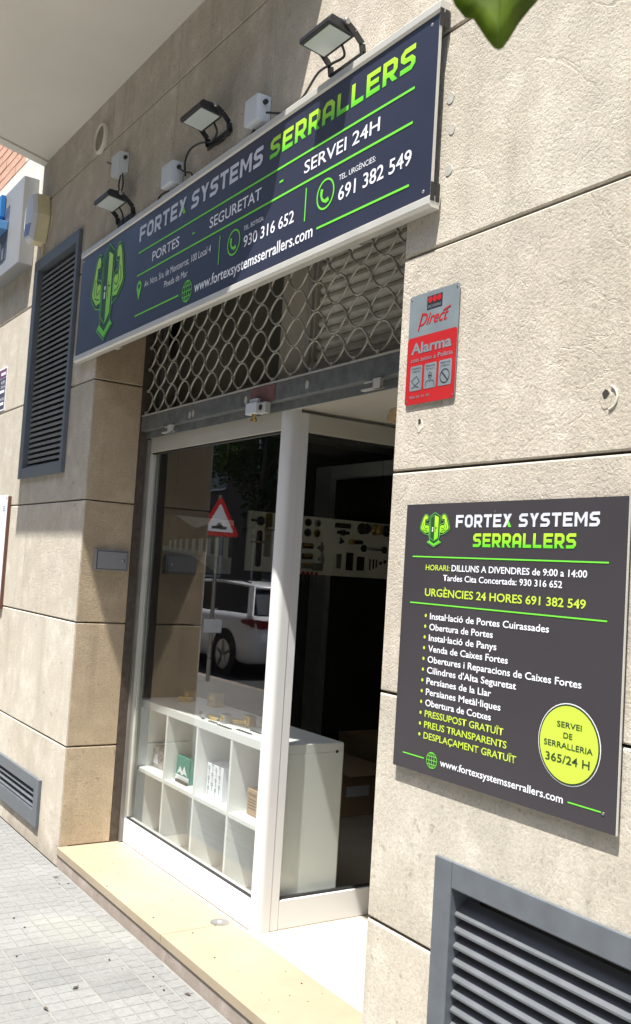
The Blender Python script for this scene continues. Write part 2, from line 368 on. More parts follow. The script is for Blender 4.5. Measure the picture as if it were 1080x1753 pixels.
def block(txt, x0, z0, x1, cap, y, m, parent, name='lettering', green_x=False, sl=0.):
    tot = sum(G[c][0] for c in txt)+.16*(len(txt)-1); s = (x1-x0)/tot
    mb = MB(); cx = 0
    def T(p): return (x0+(cx+p[0])*s+sl*p[1]*cap, z0+p[1]*cap)
    for ch in txt:
        wd, lines, polys = G[ch]; cl = False
        for L in lines:
            if L == 'c': cl = True; continue
            sub = MB(); strip(sub, [Vector(q) for q in L], .22, y, cl)
            for f in sub.f: mb.quad(*[(T((sub.v[i][0], sub.v[i][2]))[0], y, T((sub.v[i][0], sub.v[i][2]))[1]) for i in f])
        for P_ in polys: poly(mb, [T(q) for q in P_], y)
        if ch == 'X' and green_x:
            g = MB(); poly(g, [T(q) for q in [(.42,.26),(.55,.5),(.82,0),(.54,0)]], y); g.build('letter_accent', 'ink_green', parent)
        elif ch == 'X': poly(mb, [T(q) for q in [(.42,.26),(.55,.5),(.82,0),(.54,0)]], y)
        cx += wd+.16
    return mb.build(name, m, parent)
def line(x0, z0, x1, z1, wd, y, m, parent, name='rule'):
    mb = MB(); strip(mb, [(x0, z0), (x1, z1)], wd, y); return mb.build(name, m, parent)
def ring(cx, cz, rx, wd, y, m, parent, name='ring', rz=None):
    mb = MB(); strip(mb, circ(cx, cz, rx, rz or rx, 40), wd, y, True); return mb.build(name, m, parent)
def disc(cx, cz, rx, y, m, parent, name, rz=None):
    mb = MB(); poly(mb, circ(cx, cz, rx, rz or rx, 40), y); return mb.build(name, m, parent)
def globe(cx, cz, r, y, m, parent):
    mb = MB(); wd = r*.085
    strip(mb, circ(cx, cz, r, r, 36), wd, y, True)
    for i, k in enumerate((.0, .5)):
        if k == 0: strip(mb, [(cx, cz-r), (cx, cz+r)], wd, y-.0002)
        else: strip(mb, circ(cx, cz, r*k, r*.97, 30), wd, y-.0003, True)
    for h in (-.5, 0, .5): strip(mb, [(cx-r*math.sqrt(1-h*h), cz+r*h), (cx+r*math.sqrt(1-h*h), cz+r*h)], wd, y-.0004)
    return mb.build('globe_symbol', m, parent)
def phone(cx, cz, r, y, parent):
    ring(cx, cz, r, r*.14, y, 'ink_green', parent, 'phone_ring')
    mb = MB(); pts = []
    for i in range(13):
        a = math.radians(150+i*12.5); pts.append((cx+.12*r+math.cos(a)*r*.62, cz+.12*r+math.sin(a)*r*.62))
    n = len(pts)
    for i in range(n-1):
        w0 = r*(.13 if 3 <= i <= n-5 else .2); 
        strip(mb, [pts[i], pts[i+1]], w0*1.6, y-.0001*(i % 2))
    return mb.build('phone_symbol', 'ink_green', parent)
def logo(cx, zt, zb, hw, y, parent):
    """armed door emblem; drawn in units u in -1..1 across, v 0 top..1 bottom"""
    def T(p): return (cx+p[0]*hw, zt+(zb-zt)*p[1])
    def mir(P_): return [(-a, b) for a, b in reversed(P_)]
    arm = [(.33,.66),(.34,.37),(.46,.33),(.60,.32),(.60,.24),(.46,.22),(.42,.13),(.50,.06),(.66,.05),(.78,.12),(.90,.28),(.99,.45),(.95,.51),(.66,.62)]
    fill = [(.37,.58),(.38,.40),(.47,.37),(.58,.38),(.67,.33),(.65,.26),(.64,.20),(.50,.19),(.48,.13),(.55,.08),(.65,.08),(.74,.14),(.84,.30),(.92,.44),(.88,.49),(.62,.59)]
    g0, g1, g2, g3 = MB(), MB(), MB(), MB()
    back = [(0,0),(.35,.11),(.35,.70),(.27,.80),(.46,.87),(0,1),(-.46,.87),(-.27,.80),(-.35,.70),(-.35,.11)]
    for A in (arm, mir(arm)): poly(g0, [T(q) for q in A], y)
    poly(g0, [T(q) for q in back], y-.0003)
    for A in (arm, mir(arm)): strip(g1, [T(q) for q in A], .022*hw, y-.0006, True)
    strip(g1, [T(q) for q in back], .022*hw, y-.0007, True)
    for A in (fill, mir(fill)): poly(g2, [T(q) for q in A], y-.0009)
    poly(g2, [T(q) for q in [(0,.08),(.25,.14),(.25,.74),(0,.83)]], y-.0009)
    poly(g2, [T(q) for q in [(-.42,.86),(-.30,.82),(0,.91),(.30,.82),(.42,.86),(0,.975)]], y-.0009)
    for sgn in (1, -1):
        for L in ([(.62,.36),(.66,.43),(.60,.48),(.50,.47),(.44,.44)], [(.66,.20),(.60,.22),(.56,.26)], [(.74,.30),(.80,.42),(.76,.48)], [(.44,.54),(.60,.53),(.74,.50)]):
            strip(g3, [T((sgn*a, b)) for a, b in L], .026*hw, y-.0013)
    strip(g3, [T((.04,.45)), T((.2,.45))], .03*hw, y-.0013); strip(g3, [T((.07,.40)), T((.07,.58))], .03*hw, y-.0014)
    strip(g1, [T(q) for q in [(-.02,.08),(-.27,.14),(-.27,.74),(-.02,.83)]], .02*hw, y-.0009)
    g4 = MB()
    for v in ((.43,.47),(.49,.56)): poly(g4, [T(q) for q in [(-.16,v[0]),(-.08,v[0]),(-.08,v[1]),(-.16,v[1])]], y-.0009)
    g0.build('emblem_ground', 'ink_dgreen', parent); g1.build('emblem_outline', 'ink_mgreen', parent)
    g2.build('emblem_fill', 'ink_grad', parent); g3.build('emblem_lines', 'ink_dgreen', parent); g4.build('emblem_lock', 'ink_white', parent)

# ================================================================== SETTING
def struct(o): o['kind'] = 'structure'; return o
YK = -3.72                                     # kerb line
struct(MB().box(-60, 40, YK, .4, -.5, -.0012).build('pavement', 'grout'))
pavement = bpy.data.objects['pavement']
kb = MB(); kb.box(-60, 40, YK-.15, YK-.003, -.5, .0); struct(kb.build('kerb', 'stone_riser', bev=.01))
struct(MB().box(-80, 60, -10.5, YK-.153, -.6, -.125).build('road', 'asphalt'))
struct(MB().box(-80, 60, -13.5, -10.503, -.6, 0).build('far_pavement', 'paver'))
struct(MB().box(-200, 200, -200, 200, -.9, -.65).build('ground', 'asphalt'))
# pavers: each tile carries a 3 x 3 pattern of pads
TX, TY = .188, .183
def tile_mesh(nx, ny, pw, ph):
    mb = MB()
    for i in range(nx):
        for j in range(ny):
            cx, cy = (i-(nx-1)/2)*pw, (j-(ny-1)/2)*ph; a, b = pw/2-.0008, ph/2-.0008; c = .0017
            k = len(mb.v)
            mb.v += [(cx-a,cy-b,-.0035),(cx+a,cy-b,-.0035),(cx+a,cy+b,-.0035),(cx-a,cy+b,-.0035)]
            mb.v += [(cx-a+c,cy-b+c,0),(cx+a-c,cy-b+c,0),(cx+a-c,cy+b-c,0),(cx-a+c,cy+b-c,0)]
            mb.f += [(k+4,k+5,k+6,k+7)]+[(k+q,k+(q+1)%4,k+4+(q+1)%4,k+4+q) for q in range(4)]
    return mb.mesh('pavement_tile')
tm = tile_mesh(3, 3, (TX-.0035)/3, (TY-.0035)/3); tm.materials.append(M['paver'])
ts = tile_mesh(3, 1, (TX-.004)/3, .059); ts.materials.append(M['paver'])
nt_ = 0
for j in range(5):
    yc = -.127-TY*(j+.5)
    for i in range(-13, 12):
        xc = 1.26+TX*(i-3.5)
        if xc < -1.5 and j > 3: continue
        if xc > 2.3: continue
        o = place(None, 'pavement_tile', tm, None, pavement, (xc+random.uniform(-.001, .001), yc, .001+random.uniform(-.0008, .0008)))
        o.rotation_euler = (random.uniform(-.004, .004), random.uniform(-.004, .004), random.uniform(-.004, .004)); nt_ += 1
for i in range(-13, 12):
    xc = 1.23+TX*(i-3.5)
    if xc < 2.3:
        o = place(None, 'pavement_tile', ts, None, pavement, (xc, -.096, .001)); o2 = place(None, 'pavement_tile', ts, None, pavement, (xc+.03, -.033, .0015)); nt_ += 2
rest = MB()
for (xa, xb, ya, yb) in ((-60, 1.26-TX*17.0, YK+.03, -.004), (1.26+TX*5.6, 40, YK+.03, -.004), (1.26-TX*16.9, 1.26+TX*5.5, YK+.03, -.127-TY*5-.004)):
    rest.box(xa, xb, ya, yb, -.02, 0)
def far_paver():
    m, t, b = newmat('far_paver'); ge = N(t, 'ShaderNodeNewGeometry'); br = N(t, 'ShaderNodeTexBrick', offset=0., i_Scale=1., i_Brick_Width=.188, i_Row_Height=.183, i_Mortar_Size=.003)
    br.inputs['Color1'].default_value = (.21, .205, .195, 1); br.inputs['Color2'].default_value = (.235, .23, .215, 1); br.inputs['Mortar'].default_value = (.16, .155, .14, 1)
    t.links.new(ge.outputs['Position'], br.inputs['Vector']); t.links.new(br.outputs[0], b.inputs['Base Color']); b.inputs['Roughness'].default_value = .9
    return m
o = rest.build('paving_field', far_paver(), pavement); o['kind'] = 'stuff'

# ------------------------------------------------------------------ building
bld = thing('building', 'cream limestone clad building with the locksmith shop opening and a balcony above', 'building', (0, .4, 0))
XR = 2.457; YD = .26
core = MB()
core.box(-30, -.03, .09, .36, 0, 9); core.box(XR+.03, 14, .09, 6, 0, 9); core.box(-.03, XR+.03, .09, .55, 2.97, 9); core.box(-30, -2.6, .36, 6, 0, 9)
core.box(-2.6, XR+.03, .55, 6, 2.97, 9); core.box(-2.6, XR+.03, 4.6, 6, 0, 2.97)
core.build('wall_core', 'joint', bld)
def slab(mb, x0, x1, z0, z1, cz0, cz1, cx0, cx1, fn, d=.05, c=.0042):
    """one cladding slab; c.. flags chamfer that side. fn(a, depth, z)"""
    ch = c; xa, xb, za, zb = x0+(ch if cx0 else 0), x1-(ch if cx1 else 0), z0+(ch if cz0 else 0), z1-(ch if cz1 else 0)
    F = [(xa, 0, za), (xb, 0, za), (xb, 0, zb), (xa, 0, zb)]; R = [(x0, ch, z0), (x1, ch, z0), (x1, ch, z1), (x0, ch, z1)]
    B = [(x0, d, z0), (x1, d, z0), (x1, d, z1), (x0, d, z1)]
    k = len(mb.v); mb.v += [fn(*p) for p in F+R+B]
    mb.f.append((k, k+1, k+2, k+3))
    for q in range(4):
        n_ = (q+1) % 4; mb.f.append((k+q, k+4+q, k+4+n_, k+n_)); mb.f.append((k+4+q, k+8+q, k+8+n_, k+4+n_))
ZC = [0, .568, 1.168, 1.768, 2.368, 2.968, 3.568, 4.168, 4.768, 5.368]
holes = [(-1.03, -.365, 1.975, 3.15), (-1.03, -.365, .187, .288), (2.79, 3.75, .15, .745)]
def front(x0, x1, z0, z1, tight=(0, 0), m='stone'):
    g = .0036; x0 += .0012; x1 -= .0012; z0 += g; z1 -= g
    mb = MB(); fn = lambda a, d, z: (a, d, z)
    hs = [h for h in holes if h[0] < x1 and h[1] > x0 and h[2] < z1 and h[3] > z0]
    if not hs: slab(mb, x0, x1, z0, z1, 1, 1, 1, 1, fn)
    else:
        h = hs[0]; a, b, c_, d = max(h[0], x0), min(h[1], x1), max(h[2], z0), min(h[3], z1)
        if a > x0+.001: slab(mb, x0, a, z0, z1, 1, 1, 1, 0, fn)
        if b < x1-.001: slab(mb, b, x1, z0, z1, 1, 1, 0, 1, fn)
        if c_ > z0+.001: slab(mb, a, b, z0, c_, 1, 0, 0, 0, fn)
        if d < z1-.001: slab(mb, a, b, d, z1, 0, 1, 0, 0, fn)
    return mb.build('stone_panel', m, bld)
LX = [-5.5, -4.58, -3.68, -2.76, -1.85, -.93, 0]
for k in range(len(ZC)-1):
    z0, z1 = ZC[k], ZC[k+1]
    for a, b in zip(LX, LX[1:]):
        if z0 > 3.5 and a < -1.15 < b:
            if k == 6: front(a, -1.15, z0, 3.985, m='band')
            front(-1.15, b, z0, z1); continue
        if z0 > 3.5:
            if b <= -1.1: 
                if k == 6: front(a, b, z0, 3.985, m='band')
                continue
        front(a, b, z0, z1)
    for a, b in ((XR, 3.38), (3.38, 4.3), (4.3, 5.2)): front(a, b, z0, z1)
    if z0 >= 2.96:
        for a, b in ((0, .782), (.782, 1.62), (1.62, XR)): front(a, b, z0, z1)
# reveals
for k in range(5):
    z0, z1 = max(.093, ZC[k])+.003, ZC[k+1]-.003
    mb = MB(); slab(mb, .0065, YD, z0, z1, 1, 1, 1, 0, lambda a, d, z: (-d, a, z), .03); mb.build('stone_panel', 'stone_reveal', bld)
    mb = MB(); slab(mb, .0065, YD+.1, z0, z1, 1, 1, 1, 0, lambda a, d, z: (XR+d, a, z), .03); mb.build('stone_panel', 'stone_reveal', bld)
# bricks of the upper storey on the left
bm_ = MB(); bm_.box(-.118, .118, 0, .05, -.0255, .0255); bme = bm_.mesh('brick'); bme.materials.append(M['brick'])
MB().box(-5.5, -1.57, .035, .09, 3.99, 5.2).build('brick_mortar', 'joint', bld); MB().box(-1.568, -1.153, .0, .09, 3.987, 5.2).build('render_band', 'band', bld)
nb = 0
for r in range(14):
    for c in range(11):
        x = -1.695-c*.245-(.12 if r % 2 else 0)
        place(None, 'brick', bme, None, bld, (x, .0+random.uniform(0, .003), 4.02+r*.0625)); nb += 1
# balcony (bay-shaped slab)
BP = [(-1.15, 0), (-.78, -.81), (.42, -.81), (.63, -.735), (1.52, -.60), (1.68, -.53), (1.91, -.43), (1.94, -.27), (2.08, 0)]
mb = MB(); mb.prism(BP, lambda a, b, d: (a, b, d), 3.83, 4.12)
bal = mb.build('balcony', 'soffit', bld)
mb = MB()
C_ = (.4, -.3)
inn = [(a+(C_[0]-a)*.05, b+(C_[1]-b)*(.09 if b < 0 else 0)) for a, b in BP]
for i in range(len(BP)-1):
    a, b, c, d = BP[i], BP[i+1], inn[i+1], inn[i]
    mb.prism([a, b, c, d], lambda x, y, z: (x, y, z), 3.82, 3.832)
mb.build('drip_edge', 'soffit', bal)
mb = MB()
par = BP; inn2 = [(a+(C_[0]-a)*.1, b+(C_[1]-b)*(.2 if b < 0 else 0)) for a, b in BP]
for i in range(len(BP)-1): mb.prism([par[i], par[i+1], inn2[i+1], inn2[i]], lambda x, y, z: (x, y, z), 4.12, 4.42)
mb.build('parapet', 'band', bal)

# doorstep
ld_ = thing('doorstep', 'yellow limestone doorstep slab on a grey stone riser in front of the shop window', 'doorstep', (1.2, .1, 0))
MB().box(-.004, 1.198, .0, .308, .058, .093).build('tread_slab', 'ledge', ld_, bev=.002)
MB().box(1.201, XR-.002, .0, .308, .058, .093).build('tread_slab', 'ledge', ld_, bev=.002)
for a, b in ((-.01, .62), (.622, 1.24), (1.242, 1.86), (1.862, XR-.002)): MB().box(a, b, .006, .06, 0, .056).build('riser_slab', 'stone_riser', ld_)
MB().box(-.004, 1.30, .3085, .60, .05, .0905).build('threshold_strip', 'threshold', ld_)
MB().box(1.301, XR-.002, .3085, 1.15, .05, .0925).build('threshold_strip', 'threshold', ld_)
fd = thing('step_drain', 'round steel cap set flush in the yellow doorstep stone', 'drain cap', (1.178, .26, .093))
MB().lathe((1.178, .26, .0932), [(.037, 0), (.037, .0022), (.034, .003), (.012, .003)], (0, 0, 1), 28).build('cap_plate', 'steel', fd)
MB().lathe((1.178, .26, .0962), [(.009, 0), (.008, .0012)], (0, 0, 1), 14).build('centre_screw', 'rail', fd)

# ------------------------------------------------------------------ shop room
rm = thing('shop_interior', 'dark shop room behind the display window with its back wall and ceiling', 'room', (.5, 2.5, .05))
mb = MB()
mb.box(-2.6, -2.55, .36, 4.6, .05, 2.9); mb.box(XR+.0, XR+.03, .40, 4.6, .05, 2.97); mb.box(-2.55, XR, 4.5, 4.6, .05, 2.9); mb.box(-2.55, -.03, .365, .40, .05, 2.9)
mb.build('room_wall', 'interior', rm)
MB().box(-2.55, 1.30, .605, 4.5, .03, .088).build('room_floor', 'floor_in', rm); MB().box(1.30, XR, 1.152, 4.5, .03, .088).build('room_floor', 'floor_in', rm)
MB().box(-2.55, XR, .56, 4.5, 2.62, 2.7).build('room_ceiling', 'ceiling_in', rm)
dw = thing('inner_doorway', 'pale grey door frame around a black opening at the back of the shop', 'door frame', (-1.7, 2.8, .09))
MB().box(-2.17, -1.94, 2.75, 2.85, .088, 2.36).build('door_post', 'post_in', dw, bev=.004)
MB().box(-1.938, -.6, 2.752, 2.85, 2.25, 2.36).build('lintel', 'post_in', dw, bev=.004)
MB().box(-1.938, -.6, 2.80, 2.83, .088, 2.248).build('dark_opening_sheet', 'dark', dw)  # black sheet stands in for the unlit space beyond the frame
MB().box(-.598, -.42, 2.75, 2.85, .088, 2.36).build('door_post', 'post_in', dw, bev=.004)

# ------------------------------------------------------------------ display window
sw = thing('display_window', 'white aluminium shop window with rounded corner post and a glazed return to the entrance', 'shop window', (.7, .33, .093))
YF = .32
MB().box(.0, 1.299, YF+.004, YF+.055, .0935, .208).build('bottom_rail', 'alu', sw, bev=.003)
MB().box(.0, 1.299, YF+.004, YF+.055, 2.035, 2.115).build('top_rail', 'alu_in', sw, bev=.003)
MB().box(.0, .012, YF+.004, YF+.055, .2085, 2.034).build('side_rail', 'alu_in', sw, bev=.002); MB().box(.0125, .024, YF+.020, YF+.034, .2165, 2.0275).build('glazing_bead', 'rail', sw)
MB().box(.0225, 1.298, YF+.012, YF+.022, .2085, .216).build('glazing_seal', 'black', sw)
MB().box(.0225, 1.298, YF+.012, YF+.022, 2.028, 2.0345).build('glazing_seal', 'black', sw)
MB().box(.0245, 1.299, YF+.024, YF+.030, .2165, 2.0275).build('glass_pane', 'glass', sw)
pp = [(1.30, .385), (1.30, .326), (1.305, .319)] + [(1.345-.035+.035*math.sin(a), .354-.035*math.cos(a)) for a in [i*math.pi/16 for i in range(0, 9)]] + [(1.345, .372), (1.345, .385)]
mb = MB(); mb.prism(pp, lambda a, b, d: (a, b, d), .0935, 2.16); mb.build('corner_post', 'alu', sw)
MB().box(1.301, 1.343, .3855, .425, .0935, 2.112).build('side_stile', 'alu', sw, bev=.002)
MB().box(1.302, 1.342, .4258, 1.15, .0935, .205).build('side_bottom_rail', 'alu', sw, bev=.003)
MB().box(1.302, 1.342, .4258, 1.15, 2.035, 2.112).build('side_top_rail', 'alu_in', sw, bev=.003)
MB().box(1.302, 1.342, 1.1, 1.15, .2055, 2.0345).build('side_stile', 'alu', sw, bev=.002)
MB().box(1.318, 1.334, .426, 1.099, .2055, .213).build('glazing_seal', 'black', sw)
MB().box(1.318, 1.334, .426, 1.099, 2.0275, 2.0345).build('glazing_seal', 'black', sw)
MB().box(1.323, 1.329, .426, 1.099, .2135, 2.027).build('glass_pane', 'glass_side', sw)
# entrance soffit
es = thing('entrance_soffit', 'cream panelled ceiling of the entrance recess above the open door', 'soffit', (1.9, .5, 2.12))
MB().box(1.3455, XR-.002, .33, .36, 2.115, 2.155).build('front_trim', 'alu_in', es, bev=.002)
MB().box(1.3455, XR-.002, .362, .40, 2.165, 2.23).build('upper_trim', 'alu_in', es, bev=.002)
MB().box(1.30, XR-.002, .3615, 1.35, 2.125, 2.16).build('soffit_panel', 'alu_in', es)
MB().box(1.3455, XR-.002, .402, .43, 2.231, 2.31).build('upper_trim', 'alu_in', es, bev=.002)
wb = tag(MB().prism([(1.62, 2.075), (1.74, 2.055), (1.74, 2.11), (1.70, 2.1245), (1.64, 2.1245), (1.62, 2.095)], lambda a, b, d: (a, d, b), .60, .63).build('wood_wedge', 'wood', None, bev=.003), 'small raw wood wedge tucked under the entrance ceiling', 'wedge')

# ------------------------------------------------------------------ transom behind the grille
tp = thing('transom_panel', 'dark olive board in place of the unlit interior, and pale upright panel, behind the rolling grille', 'fascia panel', (.8, .5, 2.3))
MB().box(.0, 1.06, .44, .47, 2.118, 2.95).build('dark_interior_board', mat('olive_interior_dark', (.11, .108, .08), .35, var=.3, scale=3), tp)  # board coloured dark in place of the unlit interior behind the transom
MB().box(1.062, 1.33, .43, .47, 2.165, 2.95).build('pale_panel', mat('beige_fascia', (.50, .46, .38), .7, var=.06), tp)
MB().box(1.28, 1.315, .418, .429, 2.165, 2.95).build('pale_strip', mat('grey_strip', (.40, .39, .35), .6), tp)
bl = thing('slatted_blind', 'ribbed grey roller blind slats behind the right part of the ring grille', 'roller blind', (1.9, .47, 2.3))
pf = [(.0, -.0), (-.012, .006), (-.018, .018), (-.014, .033), (-.002, .043), (.006, .043), (.006, 0)]
mb = MB(); mb.prism([(b, a) for a, b in pf], lambda a, b, d: (d, b, a), 0, 1.12); sme = mb.mesh('slat'); sme.materials.append(mat('blind_slat', (.62, .60, .52), .5, var=.15, scale=14))
for i in range(16): place(None, 'slat', sme, None, bl, (1.335, .46, 2.235+i*.046))
# ------------------------------------------------------------------ rolling ring grille
sh = thing('roller_grille', 'raised galvanised rolling grille of steel rings with its bottom bar over the shop window', 'roller grille', (1.2, .29, 2.14))
YS = .29
def halfring(sgn):
    P_ = []
    for i in range(-11, 12):
        u = i/11; x = .07*u; z = .0535*(.5+.5*math.cos(math.pi*u))**.43
        z = max(z, .0036)
        P_.append((x, YS+.002*sgn, sgn*z))
    return P_
mb = MB(); mb.tube(halfring(1), .0044, 6); mb.tube(halfring(-1), .0044, 6)
for sx in (-1, 1): mb.box(sx*.07-.006, sx*.07+.006, YS-.006, YS+.006, -.0075, .0075)
mb.box(-.007, .007, YS-.006, YS+.006, .0495, .0625)
rme = mb.mesh('ring_link'); rme.materials.append(M['chain'])
for p in rme.polygons: p.use_smooth = len(p.vertices) == 4 and p.area < 3e-5
for r in range(6):
    for c in range(18):
        if 0 <= c < 18: place(None, 'ring_link', rme, None, sh, (.010+.1402*c, random.uniform(-.001, .001), 2.292+.112*r))
mb = MB(); mb.prism([(-.014, 0), (.014, 0), (.007, .028), (-.007, .028)], lambda a, b, d: (a, d, b), YS-.01, YS+.004); cme = mb.mesh('clamp'); cme.materials.append(M['rail'])
for c in range(18): place(None, 'clamp', cme, None, sh, (.010+.1402*c, 0, 2.214))
bar = MB().box(-.0, XR-.005, .268, .30, 2.139, 2.213).build('bottom_bar', 'galv', sh, bev=.003)
MB().box(-.0, XR-.005, .30, .306, 2.105, 2.139).build('bar_lip', 'galv', sh)
MB().box(-.0, XR-.005, .267, .273, 2.2135, 2.221).build('bar_top_lip', 'rail', sh)
MB().box(1.135, 1.328, .2645, .2675, 2.143, 2.209).build('red_plate', mat('faded_red', (.20, .10, .10), .6, var=.2, scale=20), sh)
for x, z in ((.6, 2.168), (.565, 2.165), (1.092, 2.172), (1.56, 2.175)):
    mb = MB(); poly(mb, circ(x, z, .013, .017, 14), .2668); mb.build('paint_spot', 'rail', sh)
for x in (.36, 1.99):
    mb = MB().box(x-.06, x+.05, .262, .268, 2.128, 2.134).box(x-.06, x+.05, .25, .268, 2.1, 2.106).box(x+.01, x+.05, .248, .262, 2.1, 2.134); mb.build('bar_bracket', 'rail', sh, bev=.001)
for x0, x1 in ((-.001, .006), (.012, .018)): pass
MB().box(-.028, -.0, .262, .315, .0935, 2.95).build('guide_rail', mat('brown_rail', (.085, .065, .05), .6, metal=.3, var=.3, scale=30), sh)
MB().box(-.0, .018, .308, .322, .0935, 2.10).build('guide_rail', mat('grey_rail', (.22, .21, .19), .5, metal=.3, var=.2), sh)
MB().box(XR-.018, XR-.004, .262, .315, .0935, 2.95).build('guide_rail', 'galv', sh)
MB().box(XR-.075, XR-.045, .31, .325, 2.215, 2.95).build('strap', 'rail', sh)
lk = thing('shutter_lock', 'small white and steel lock box under the faded red plate of the grille bar', 'lock', (1.22, .255, 2.09))
MB().box(1.15, 1.235, .235, .264, 2.098, 2.146).build('lock_case', 'white_plastic', lk, bev=.004)
MB().box(1.165, 1.225, .245, .262, 2.1465, 2.162).build('lock_hasp', 'white_plastic', lk, bev=.002)
MB().box(1.24, 1.305, .24, .264, 2.094, 2.138).build('lock_block', 'rail', lk, bev=.002)
MB().lathe((1.268, .24, 2.118), [(.012, 0), (.012, .003), (.005, .004)], (0, -1, 0), 16).build('keyhole', 'iron', lk)
MB().lathe((1.20, .25, 2.098), [(.009, 0), (.009, .012), (.014, .02), (.014, .028), (.006, .03)], (0, 0, -1), 14).build('bolt', 'brass', lk)

# ------------------------------------------------------------------ banner sign
bn = thing('shop_sign', 'long dark blue shop banner in aluminium rails with green and white lettering above the window', 'shop sign', (1.25, -.03, 2.72))
bx0, bx1, bz0, bz1 = -.12, 2.632, 2.482, 2.990; YB = -.06
MB().box(bx0, bx1, YB, YB+.006, bz0-.005, bz1+.004).build('banner_board', 'banner', bn)
mb = MB(); rp = [(YB-.008, 0), (YB-.008, -.022), (YB+.0, -.03), (-.032, -.03), (-.032, .004), (YB+.0, .004)]
def rail(z, name, sgn):
    mb = MB(); mb.prism([(a, b*sgn) for a, b in rp], lambda a, b, d: (d, a, z+b), bx0-.006, bx1+.006); return mb.build(name, 'rail', bn, bev=.0015)
rail(bz0, 'bottom_rail', 1); rail(bz1, 'top_rail', -1)
for z, s_ in ((bz1-.045, 1), (bz0-.012, 1)):
    for k in range(2): MB().box(bx1+.0065+k*.0, bx1+.0075, -.066+k*.018, -.052+k*.018, z, z+.05).build('end_cap', 'black', bn)
MB().box(bx1+.0002, bx1+.0014, YB-.0012, YB+.008, bz0+.005, bz1-.005).build('edge_strip', 'rail', bn)
for x in (.3, 2.2):
    MB().box(x, x+.05, -.032, -.0, bz1-.005, bz1+.02).build('mount_clip', 'rail', bn); MB().box(x, x+.05, -.032, -.0, bz0-.02, bz0+.0).build('mount_clip', 'rail', bn)
y = YB-.0012
block('FORTEX', .623, 2.879, 1.092, .068, y, 'ink_silver', bn, green_x=True)
block('SYSTEMS', 1.142, 2.877, 1.704, .068, y, 'ink_silver', bn)
block('SERRALLERS', 1.753, 2.874, 2.537, .070, y, 'ink_grad', bn)
line(.625, 2.829, 2.54, 2.815, .0075, y, 'ink_green', bn); line(.627, 2.726, 2.54, 2.717, .0075, y, 'ink_green', bn)
text('PORTES', .783, 2.755, 1.050, .043, y, 'ink_white', bn, .008); text('SEGURETAT', 1.319, 2.752, 1.708, .043, y, 'ink_white', bn, .008)
text('SERVEI 24H', 1.985, 2.750, 2.387, .043, y, 'ink_white', bn, .008)
for x in (1.18, 1.843): line(x-.012, 2.771, x+.012, 2.771, .007, y, 'ink_green', bn, 'dash')
text('Av. Ntra. Sra. de Montserrat, 100 Local 4', .718, 2.656, 1.343, .030, y, 'ink_white', bn)
text('Pineda de Mar', .930, 2.608, 1.150, .029, y, 'ink_white', bn)
text('www.fortexsystemsserrallers.com', 1.222, 2.526, 2.059, .043, y, 'ink_white', bn, .012)
text('TEL. BOTIGA:', 1.597, 2.668, 1.738, .017, y, 'ink_white', bn); text('930 316 652', 1.602, 2.606, 1.939, .043, y, 'ink_white', bn, .010)
text('TEL. URGÈNCIES:', 2.191, 2.663, 2.376, .018, y, 'ink_white', bn); text('691 382 549', 2.193, 2.600, 2.543, .045, y, 'ink_white', bn, .010)
line(.632, 2.546, 1.08, 2.545, .007, y, 'ink_green', bn); line(2.081, 2.545, 2.539, 2.541, .007, y, 'ink_green', bn)
line(1.414, 2.59, 1.414, 2.70, .006, y, 'ink_green', bn); line(2.006, 2.589, 2.006, 2.698, .006, y, 'ink_green', bn)
globe(1.155, 2.546, .042, y, 'ink_green', bn); phone(1.527, 2.645, .045, y, bn); phone(2.12, 2.644, .046, y, bn)
mb = MB(); pc = circ(.659, 2.672, .026, .026, 24, math.radians(-25), math.radians(205)); pc.append((.660, 2.612)); strip(mb, pc, .0001, y); mb = MB()
poly(mb, pc, y); mb.build('map_pin', 'ink_green', bn); disc(.659, 2.674, .011, y-.0006, 'banner', bn, 'map_pin_hole')
logo(.262, 2.965, 2.505, .215, y, bn)
for x, z in ((2.60, 2.965), (2.60, 2.505), (-.1, 2.965)): MB().lathe((x, YB, z), [(.005, 0), (.004, .002)], (0, -1, 0), 10).build('screw', 'steel', bn)

# the whole banner hangs 35 mm off the wall and is 2.80 m long
for ch in bn.children:
    for v in ch.data.vertices: v.co = Vector((1.016*v.co.x-.0733, v.co.y+.025, 1.016*v.co.z-.0237))

# ------------------------------------------------------------------ information panel
ip = thing('info_panel', 'large charcoal information panel with opening hours, service list and lime disc on the right wall', 'sign panel', (2.9, 0, 1.33))
px0, px1, pz0, pz1 = 2.553, 3.276, .991, 1.674; YP = -.016
MB().box(px0, px1, YP, YP+.004, pz0, pz1).build('panel_board', 'panel', ip)
MB().box(px1+.0003, px1+.0018, YP-.0005, YP+.0045, pz0, pz1).build('panel_edge', 'rail', ip)
for x in (2.6, 3.2):
    for z in (1.03, 1.62): MB().box(x, x+.03, YP+.0045, -.0005, z, z+.03).build('spacer', 'black', ip)
y = YP-.0008
block('FORTEX', 2.751, 1.612, 2.944, .031, y, 'ink_silver', ip, green_x=True); block('SYSTEMS', 2.968, 1.612, 3.203, .031, y, 'ink_silver', ip)
block('SERRALLERS', 2.817, 1.564, 3.141, .033, y, 'ink_grad', ip)
mb = MB(); poly(mb, circ(2.888, 1.650, .0045, .0045, 12), y); mb.build('accent_dot', 'steel', ip)
logo(2.671, 1.651, 1.563, .059, y, ip)
line(2.588, 1.537, 3.231, 1.536, .0034, y, 'ink_green', ip); line(2.588, 1.417, 3.233, 1.415, .0034, y, 'ink_green', ip)
